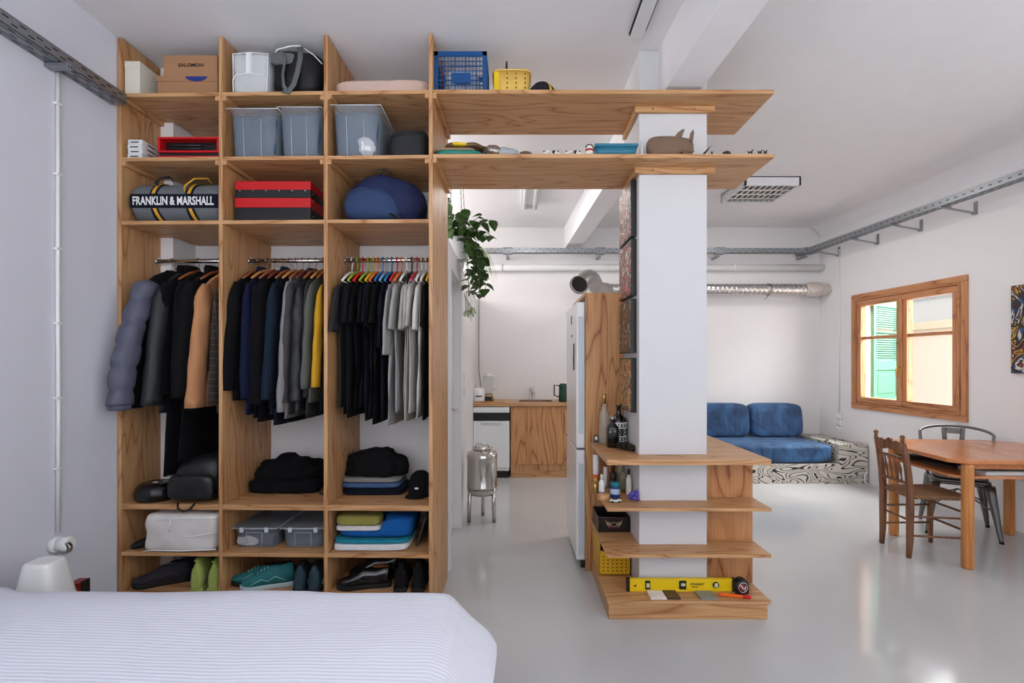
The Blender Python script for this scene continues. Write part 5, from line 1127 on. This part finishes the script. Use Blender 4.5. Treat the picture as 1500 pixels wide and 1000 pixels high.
solo('glass_figurine',MB().lathe([(.008,0),(.009,.004),(.004,.02),(.007,.04),(.005,.055),(0,.07)],n=10),mat('glassy_white',(220,220,220),.1,.3),'tiny pale glass ornament left of the cardboard animal','ornament',(fx(940,2.72),2.716,BZ2))
# cardboard animal
cx,w=at(946,1015,2.76)
t=thing('cardboard_animal','grey-brown cardboard animal figure standing in front of the column','figurine',(cx,2.742,BZ2)); t.scale=(.98,1,1.12)
cbm=mat('taupe_card',(118,94,78),.9,bump=.2,bs=40,var=.06)
def bodyf(p,q): return (p[0],p[1],p[2])
MB().soft(-.135,-.035,.0,.075,.035,.098,k=3.6,n=12).build('body',cbm,t)
MB().soft(.03,-.030,.012,.130,.030,.098,k=3.2,n=10,fn=lambda p,q:(p[0],p[1]*(1.1-.4*(p[0]-.03)/.1),p[2]-.012*(p[0]-.03)/.1)).build('head',cbm,t)
MB().prism([(.010,.085),(.055,.085),(.072,.128),(.055,.125),(.030,.108)],-.03,-.022,'y').build('ear',cbm,t); MB().prism([(.105,.075),(.125,.075),(.133,.118),(.127,.136),(.114,.12)],-.008,.002,'y').build('horn',cbm,t); MB().prism([(.010,.085),(.055,.085),(.072,.12),(.035,.11)],.02,.026,'y').build('ear',cbm,t)
for x in (-.115,.06):
    for y in (-.03,.012): MB().box(x,y,0,x+.035,y+.018,.03).build('leg',cbm,t,bevel=.003)
MB().lathe([(.004,0),(.004,-.002)],(.105,-.0285,.066),8,axis='y').build('eye',black,t)
MB().box(.04,-.036,.014,.125,-.030,.017).build('mouth_slit',cardD,t)
dkb=mat('dark_bronze',(44,32,26),.5)
for px,h_,tl,lab in ((1034,.055,.03,'leaning dark spear-like stick figurine right of the column'),(1042,.022,0,'tiny dark cone figurine right of the column')):
    solo('stick_figurine',MB().tube([(-tl*.6,0,0),(tl*.2,0,h_*.5),(tl,0,h_)],[.007,.004,.0008] if tl else [.008,.005,.001],n=8),dkb,lab,'figurine',(fx(px,2.72),2.712,BZ2))
solo('dome_ornament',MB().lathe([(.024,0),(.025,.008),(.020,.020),(.008,.027),(0,.028)],n=16),dkb,'small dark brown dome near the right end of the lower board','ornament',(fx(1064,2.73),2.73,BZ2))
for i,(px,lab) in enumerate(((1098,'tiny dark animal figurine, left one at the right board end'),(1112,'tiny dark animal figurine, middle one at the right board end'),(1120,'tiny dark animal figurine at the very right board end'))):
    t=thing('animal_figurine',lab,'figurine',(fx(px,2.72),2.712,BZ2),.3*i,'tiny dark figurines'); MB().soft(-.012,-.005,.009,.010,.005,.019,k=2.2,n=6).build('body',dkb,t)
    m=MB(); m.tube([(.008,0,.016),(.014,0,.026),(.016,0,.032)],[.004,.003,.001],n=6); m.tube([(-.01,0,.016),(-.017,0,.022)],.0015,n=5); m.build('head',dkb,t)
    m=MB(); [m.tube([(x,y,.012),(x*1.2,y,0)],.0018,n=5) for x in (-.009,.008) for y in (-.003,.003)]; m.build('legs',dkb,t)
# ================================================================ column shelf items
t=thing('square_bottle','black square-shouldered bottle with wire clasp on the column worktop','bottle',(.612,3.10,CT)); gb=mat('black_glass',(12,12,12),.08,coat=.5)
MB().rings([(0,0,0,.034,.034),(0,0,.004,.038,.038),(0,0,.115,.038,.038),(0,0,.135,.030,.030),(0,0,.148,.014,.014),(0,0,.175,.013,.013)],24,k=5).build('body',gb,t); MB().lathe([(.015,.170),(.015,.180),(.012,.195),(0,.197)],n=14).build('stopper',brushed,t); MB().tube([(-.016,0,.165),(-.022,0,.185),(0,-.002,.199),(.022,0,.185),(.016,0,.165)],.002,n=6).build('wire_clasp',chrome,t)
bp_=bpy.data.materials.new('patterned_glass'); bp_.use_nodes=True; nt=bp_.node_tree; b=nt.nodes['Principled BSDF']; b.inputs['Roughness'].default_value=.3; b.inputs['Base Color'].default_value=lin((18,18,20))
t=thing('patterned_bottle','black bottle with white geometric pattern band on the column worktop','bottle',(.660,3.14,CT))
MB().lathe([(.050,0),(.054,.006),(.054,.16),(.044,.182),(.018,.20),(.015,.21),(.015,.25),(.018,.252),(.018,.262),(0,.262)],n=32).build('body',gb,t)
m=MB()
def cw_(a,z,rr=.0548): return (rr*cos(a),rr*sin(a),z)
def patch(a0,z0,a1,z1,a2,z2,a3,z3):
    m.add([cw_(a0,z0),cw_(a1,z1),cw_(a2,z2),cw_(a3,z3)],[(0,1,2,3)])
for z0,z1 in ((.036,.040),(.064,.069),(.118,.123),(.150,.155)):
    for i in range(24): a=i*pi/12; patch(a,z0,a+pi/12,z0,a+pi/12,z1,a,z1)
n8=9
for i in range(n8):
    a=i*2*pi/n8; s_=2*pi/n8; h0,h1=.072,.115; mid_=(h0+h1)/2
    patch(a,mid_,a+s_*.12,mid_-.006,a+s_*.5,h0+.002,a+s_*.38,h0+.002); patch(a,mid_,a+s_*.12,mid_+.006,a+s_*.5,h1-.002,a+s_*.38,h1-.002)
    patch(a+s_*.62,h0+.002,a+s_*.5,h0+.002,a+s_*.88,mid_-.006,a+s_,mid_); patch(a+s_*.62,h1-.002,a+s_*.5,h1-.002,a+s_*.88,mid_+.006,a+s_,mid_)
    patch(a+s_*.38,mid_,a+s_*.5,mid_-.008,a+s_*.62,mid_,a+s_*.5,mid_+.008)
for i in range(18):
    a=i*pi/9; s_=pi/9
    for z in (.046,.054,.128,.136,.143): patch(a,z,a+s_*.5,z,a+s_*.75,z+.005,a+s_*.25,z+.005)
m.build('white_pattern',txtW,t)
t=thing('gin_bottle','clear bottle with gold cap behind the patterned one','bottle',(.585,3.24,CT)); MB().lathe([(.03,0),(.034,.005),(.034,.19),(.014,.225),(.012,.28)],n=20).build('body',mat('clear_glass',(200,196,184),.08,alpha=.45),t); MB().lathe([(.0145,.262),(.0145,.31),(.013,.325),(0,.326)],n=14).build('cap',gold,t)
t=thing('tiny_box','tiny dark box with white print at the back left of the column worktop','box',(.535,3.27,CT)); MB().box(-.014,-.012,0,.014,.012,.05).build('box_body',mat('slate_box',(58,70,84),.5),t,bevel=.001); MB().box(-.008,-.0126,.02,.008,-.012,.042).build('print',txtW,t)
dm=mat('dried_cone',(56,50,42),.85,bump=.4,bs=60)
for i,(x,y,s_) in enumerate(((.645,3.02,.030),(.672,2.98,.032),(.695,2.94,.028),(.664,3.05,.026),(.690,3.01,.027))):
    lab=['leftmost dried cone of the heap at the patterned bottle','dried cone in the middle of the heap on the column worktop','dried cone at the front right of the heap by the column','dried cone nearest the patterned bottle foot','dried cone touching the column at the back of the heap'][i]
    m=MB()
    for k_ in range(26):
        a=k_*2.4; zz=.006+(k_/26)*s_*1.2; rr=s_*.75*(1-((k_/26)-.35)**2); 
        c_=Vector((rr*cos(a)*.7,rr*sin(a)*.7,zz)); d_=Vector((cos(a),sin(a),.5)); m.tube([c_-d_*s_*.2,c_+d_*s_*.12,c_+d_*s_*.36],[.003,.0055,.001],n=5)
    m.v=[(a,b_,max(0,c)) for a,b_,c in m.v]
    solo('dried_cone',m,dm,lab,'cone',(x,y,CT),group='heap of dried cones by the column')
# toiletries on the second shelf
TZ=.6175
def bottle(nm,label,px,Y,h,r,col,cap=None,capcol=(230,230,230),shape='b',band=None,rough=.35,alpha=1,metal=0):
    t=thing(nm,label,nm.split('_')[-1],(fx(px,Y),Y,TZ)); bm2=mat('b_%d_%d_%d'%col,col,rough,metal,alpha=alpha)
    if shape=='b': pr=[(r*.9,0),(r,.004),(r,h*.62),(r*.8,h*.7),(r*.4,h*.76),(r*.4,h*.82)]
    elif shape=='j': pr=[(r*.95,0),(r,.004),(r,h*.74),(r*.92,h*.78)]
    else: pr=[(r*.75,0),(r*.78,.02*h/.1),(r,h*.3),(r,h*.97),(r*.3,h)]
    MB().lathe(pr,n=18).build('body',bm2,t)
    if cap: MB().lathe([(cap,pr[-1][1]-.002),(cap,h),(cap*.8,h+.004),(0,h+.004)],n=16).build('cap',mat('c_%d_%d_%d'%capcol,capcol,.4),t)
    if band: MB().lathe([(r*1.02,h*band[0]),(r*1.02,h*band[1])],n=18,cap=False).build('label',mat('c_%d_%d_%d'%band[2],band[2],.5),t)
bottle('gold_bottle','small gold bottle at the left of the toiletries shelf',872.5,3.02,.085,.021,(186,146,78),.012,(196,160,96),'b',None,.25,1,.7)
bottle('cream_tube','white tube with orange tip standing tallest at the back left of the toiletries',873,3.22,.20,.020,(230,230,230),.014,(220,120,50),'t',(.12,.35,(222,110,44)))
bottle('white_bottle','slim white bottle with blue foot behind the wooden lid',881.5,2.95,.125,.018,(232,232,232),.009,(232,232,232),'b',(.02,.22,(40,120,170)))
bottle('red_tube','small white tube with red cap among the toiletries',887,3.15,.135,.014,(226,214,210),.010,(170,50,44),'t')
bottle('brown_bottle','dark brown pump bottle behind the blue jar',898,3.12,.150,.024,(48,30,24),.014,(70,40,32),'b')
bottle('blue_jar','blue jar with teal lid in front on the toiletries shelf',901,2.92,.088,.029,(22,58,130),.030,(30,120,140),'j',(.25,.6,(180,200,220)))
bottle('clear_bottle','tall clear bottle behind the blue jar, near the column',908,3.18,.175,.024,(214,210,190),.012,(220,214,200),'b',None,.2,.6)
bottle('glass_bottle','clear flask with olive contents in the toiletries row',913,3.06,.15,.022,(150,150,120),.010,(120,120,110),'b',None,.2,.6)
bottle('spray_bottle','white bottle with dark dropper cap next to the column',921,2.98,.150,.017,(228,226,220),.008,(40,36,36),'b')
t=thing('wooden_pot','round flat wooden pot at the front left of the toiletries shelf','pot',(fx(885,2.86),2.88,TZ)); MB().lathe([(.034,0),(.036,.004),(.036,.026),(.033,.03),(0,.03)],n=24).build('lid',plyX,t)
t=thing('toy_car','tiny white toy car on dark wheels in front of the blue jar','toy car',(fx(902,2.80),2.81,TZ)); MB().soft(-.033,-.014,.006,.033,.014,.018,k=4,n=8).build('body',white,t); MB().soft(-.018,-.011,.016,.014,.011,.027,k=3,n=6).build('cabin',black,t)
for x in (-.02,.02):
    for y in (-.014,.012): MB().lathe([(.007,0),(.007,.004)],(x,y,.007),10,axis='y').build('wheel',rubber,t)
pf=mat('violet_petal',(84,70,160),.5)
t=thing('violet_ornament','violet flower-shaped ornament against the column on the toiletries shelf','ornament',(fx(926,2.82)+.01,2.83,TZ)); m=MB()
for k_ in range(9):
    a=k_*2.39; c_=Vector((.020*cos(a),.014*sin(a),.014+.045*(k_/9))); m.soft(c_.x-.014,c_.y-.010,max(0,c_.z-.012),c_.x+.014,c_.y+.010,c_.z+.012,k=2.2,n=5)
m.build('petals',pf,t)
# tin box
t=thing('tin_box','dark open tin box with winged emblem on the third column shelf','box',(.612,3.17,.3625)); tm=mat('dark_tin',(40,32,30),.35,.3)
m=MB(); a,d,h=.096,.115,.092; m.box(-a,-d,0,a,d,.004); m.box(-a,-d,0,a,-d+.004,h); m.box(-a,d-.004,0,a,d,h); m.box(-a,-d,0,-a+.004,d,h); m.box(a-.004,-d,0,a,d,h); m.build('box_body',tm,t,bevel=.001)
m=MB(); m.tube([(-a,-d,h),(a,-d,h),(a,d,h),(-a,d,h)],.0025,closed=True,n=6); m.build('rim',mat('worn_metal',(110,96,84),.4,.8),t)
m=MB()
m.tube([(.018*cos(q),-d-.001,.048+.013*sin(q)) for q in [i*pi/8 for i in range(16)]],.0013,closed=True,n=5)
for s in (-1,1):
    for k_ in range(5):
        m.tube([(s*.016,-d-.001,.040+k_*.004),(s*(.032+.004*k_),-d-.001,.038+k_*.007),(s*(.046+.002*k_),-d-.001,.050+k_*.0075)],[.001,.0018,.0006],n=5)
m.build('emblem',mat('emblem_cream',(190,170,140),.5),t)
m=MB(); 
for s in (-1,1): m.tube([(s*.008,-d-.0015,.030),(s*.022,-d-.0015,.027),(s*.04,-d-.0015,.034)],[.001,.0026,.0008],n=5)
m.build('emblem_red_scroll',mat('emblem_red',(150,40,40),.5),t)
# yellow crate under
ycm=mat('crate_yellow',(222,170,30),.4)
t=thing('yellow_crate','tall yellow perforated plastic crate on the platform left of the column','crate',(.614,3.16,.1085))
m=MB(); a,d,h=.095,.13,.20; m.box(-a,-d,0,a,d,.005); m.box(-a,-d,0,a,-d+.004,h*.72); m.box(-a,d-.004,0,a,d,h); m.box(-a,-d,0,-a+.004,d,h); m.box(a-.004,-d,0,a,d,h); m.build('crate_body',ycm,t,bevel=.001)
m=MB(); 
for i in range(6):
    for j in range(5): m.box(-a+.02+i*.028,-d-.0006,.02+j*.022,-a+.028+i*.028,-d+.0005,.028+j*.022)
for i in range(7):
    for j in range(6): m.box(-a-.0006,-d+.02+i*.032,.03+j*.025,-a+.0005,-d+.03+i*.032,.038+j*.025)
m.build('hole',mat('crate_hole_dark',(96,66,20),.8),t)
MB().tube([(-a,-d,h*.72),(a,-d,h*.72)],.004,n=6).build('rim',ycm,t)
# spirit level
L_=.615
t=thing('spirit_level','long yellow spirit level leaning against the column on the platform','level',(.947,2.82,.1085)); ym=mat('level_yellow',(236,200,20),.35)
m=MB(); m.box(-L_/2+.012,-.011,0,L_/2-.012,.011,.010); m.box(-L_/2+.012,-.011,.062,L_/2-.012,.011,.072); m.box(-L_/2+.012,-.006,.010,L_/2-.012,.006,.062); m.build('profile',ym,t,bevel=.001)
for s in (-1,1): 
    m=MB(); m.box(s*(L_/2-.006)-.009,-.0125,-.0005,s*(L_/2-.006)+.009,.0125,.0735); m.build('end_cap',black,t,bevel=.002)
for x,w_ in ((-.19,.028),(.01,.040),(.20,.032)):
    m=MB(); m.box(x-w_/2,-.0125,.012,x+w_/2,.0125,.060) if x<.15 else m.lathe([(.018,-.0125),(.018,.0125)],(x,0,.036),20,axis='y'); o=m.build('vial_housing',black,t,bevel=.002)
    m=MB(); 
    if abs(x-.01)<.001: m.lathe([(.008,-.012),(.009,0),(.008,.012)],(x,-.0125,.040),10,axis='x')
    else: m.box(x-.009,-.0138,.024,x+.009,-.0124,.048)
    m.build('vial',mat('vial_fluid',(206,208,170),.15),t)
text(t,'printed_name','STANLEY',.082,.013,ink,Matrix.Translation((.094,-.0066,.040))@FRONT,.03,0)
MB().box(.062,-.0068,.022,.10,-.006,.026).build('small_print',ink,t)
m=MB().prism([(-.275,.030),(-.255,.022),(-.255,.040)],-.0068,-.006,'y'); m.build('arrow_mark',mat('arrow_brown',(120,70,30),.5),t)
# tiles
def tile(label,px0,px1,Y,c,ribs=False,rz=0):
    cx,w=at(px0,px1,Y); t=thing('tile_sample',label,'tile',(cx,Y,.1082),rz); mt_=mat('tile_%d'%c[0],c,.4); MB().box(-w/2,-.05,0,w/2,.045,.009).build('tile',mt_,t,bevel=.001)
    if ribs:
        m=MB(); [m.box(-w/2+.004,-.045+i*.011,.009,w/2-.004,-.040+i*.011,.0108) for i in range(8)]; m.build('ribs',mt_,t)
tile('white ribbed tile sample lying before the level','' or 950,973,2.762,(226,216,206),True); tile('dark brown tile sample beside the white ribbed one',974,993,2.765,(78,52,46)); tile('grey-green tile sample lying before the middle of the level',1022,1046,2.758,(134,138,132))
kn=thing('utility_knife','orange utility knife lying at the front right of the platform','knife',(1.225,2.745,.1082),radians(-14)); m=MB().soft(-.085,-.010,0,.045,.010,.015,k=4,n=10); m.build('handle',mat('orange_plastic',(240,104,24),.35),kn); m=MB().soft(.04,-.011,0,.085,.011,.017,k=4,n=8); m.build('end_piece',mat('knife_red',(196,30,26),.35),kn); MB().box(-.10,-.004,.004,-.08,.004,.007).build('blade',chrome,kn)
tm2=thing('tape_measure','black and chrome tape measure at the right end of the platform','tape measure',(1.285,2.80,.1082),radians(10)); m=MB(); m.rings([(0,0,0,.040,.026),(0,0,.006,.042,.027),(0,0,.055,.042,.027),(0,0,.074,.028,.026),(0,0,.08,.015,.024)],24,k=4); m.build('case',black,tm2); m=MB(); m.tube([(-.006+.027*cos(q),-.0285,.040+.027*sin(q)) for q in [i*pi/10 for i in range(20)]],.003,closed=True,n=6); m.build('chrome_ring',chrome,tm2); m=MB().lathe([(.018,0),(.018,-.003)],(-.006,-.026,.04),18,axis='y'); m.build('face_label',mat('label_red',(150,60,56),.4),tm2); MB().tube([(-.02,-.03,.052),(0,-.032,.028),(.012,-.03,.046)],.003,n=5).build('label_stroke',txtW,tm2)
MB().box(-.055,-.008,.0,-.040,.008,.012).build('tape_hook',chrome,tm2)
# ================================================================ hanging plant on/above the bathroom box
hp=thing('hanging_plant','trailing green plant in a white pot hanging from chains above the bathroom','plant',(-.49,4.15,2.2705))
pot=MB().lathe([(.06,.02),(.075,.03),(.095,.17),(.10,.175),(.10,.19),(.09,.19),(.085,.175)],n=24); pot.build('pot',white,hp)
MB().lathe([(.06,0),(.08,.004),(.085,.018),(.06,.02)],n=24).build('saucer',white,hp)
m=MB()
for (x,y) in ((-.08,0),(.07,.05),(.05,-.07)):
    n_=26
    for i in range(n_):
        f=i/n_; c_=Vector((x*(1-f*.7),y*(1-f*.7),.19+(CEIL-2.27-.19)*f)); m.tube([c_,c_+Vector((0,0,.034))],.0028 if i%2 else .0045,n=5)
m.build('chain',mat('chain_pale',(176,172,166),.4,.6),hp)
lf=MB(); st=MB(); RR=random.Random(5)
def leaf(mb,p,d,size,curl=.3,w=.55):
    d=d.normalized(); up=Vector((0,0,1)); s_=d.cross(up); s_=s_.normalized() if s_.length>.05 else Vector((1,0,0)); nrm=s_.cross(d)
    prof=[(0,.0),(.08,.32),(.25,.5),(.5,.48),(.75,.28),(.92,.10),(1,0)]; L=[];Rr=[];Mi=[]
    for u,v in prof:
        base=p+d*u*size-nrm*(curl*size*u*u)
        Mi.append(base); L.append(base+s_*v*w*size*1.6+nrm*v*.12*size); Rr.append(base-s_*v*w*size*1.6+nrm*v*.12*size)
    vs=Mi+L+Rr; n=len(prof); fs=[]
    for i in range(n-1): fs+= [(i,i+1,n+i+1,n+i),(2*n+i,2*n+i+1,i+1,i)]
    mb.add(vs,fs,True)
def vine(start,dr,droop,n,size,seed):
    r_=random.Random(seed); p=Vector(start); v=Vector(dr).normalized()*.045; pts=[p.copy()]
    for i in range(n):
        v+=Vector((r_.uniform(-.008,.008),r_.uniform(-.008,.008),-droop)); v=v.normalized()*.045; p=p+v; pts.append(p.copy())
        a=r_.uniform(0,2*pi); ld=Vector((cos(a),sin(a),r_.uniform(-.9,.1))); leaf(lf,p,ld,size*r_.uniform(.7,1.2),r_.uniform(.1,.5))
    st.tube(pts,.003,n=5)
for i in range(26):
    a=RR.uniform(0,2*pi); vine((.04*cos(a),.04*sin(a),.18),(cos(a)*.8+.15,sin(a)*.8,RR.uniform(.8,2.2)),RR.uniform(.004,.012),RR.randint(4,8),RR.uniform(.07,.11),i)
for i in range(12):
    a=RR.uniform(-1.3,1.0); vine((.06*cos(a),.06*sin(a),.18),(cos(a),sin(a),.4),.022,RR.randint(8,13),RR.uniform(.06,.095),100+i)
lf.build('foliage',mat('leaf_green',(62,92,40),.45,var=.3),hp); st.build('stem',mat('stem_green',(84,104,52),.6),hp)
# grassy trailing part (spider plant) below
sp2=thing('spider_plant','pale narrow-leaved spider plant trailing over the bathroom wall edge','plant',(-.53,4.50,2.2705))
MB().lathe([(.055,0),(.07,.11),(.075,.12),(.065,.12)],n=20).build('pot',white,sp2)
m=MB(); RR=random.Random(9)
for i in range(60):
    a=RR.uniform(-1.2,1.6); p=Vector((.03*cos(a),.03*sin(a),.11)); v=Vector((cos(a)*.35+.06,sin(a)*.35,1)).normalized()*.05; L_2=[];R_2=[]
    n_=RR.randint(9,14)
    for k_ in range(n_):
        p=p+v; v+=Vector((.0025,0,-.016)); v=v.normalized()*.042
        if p.z<.1 and p.x<.085: p.x=.085
        w_=.006*(1-k_/n_)+.001; s_=Vector((-sin(a),cos(a),0)); L_2.append(p+s_*w_); R_2.append(p-s_*w_)
    vs=L_2+R_2; m.add(vs,[(q,q+1,n_+q+1,n_+q) for q in range(n_-1)],True)
for hx,hy,hz_ in ((.11,-.05,-.22),(.12,.03,-.36),(.11,-.1,-.40)):
    m.tube([(.06,0,.13),(.10,hy*.5,.08),(hx,hy,hz_)],.0015,n=4)
    for i in range(16):
        a=RR.uniform(0,2*pi); p=Vector((hx,hy,hz_)); pts=[p+Vector((cos(a)*.01*q,sin(a)*.01*q,.012*q-.0032*q*q)) for q in range(7)]
        pts=[Vector((max(q.x,.07),q.y,q.z)) for q in pts]
        s_=Vector((-sin(a),cos(a),0)); vs=[p+s_*.003 for p in pts]+[p-s_*.003 for p in pts]; m.add(vs,[(q,q+1,7+q+1,7+q) for q in range(6)],True)
m.build('foliage',mat('spider_green',(128,144,84),.5,var=.2),sp2)
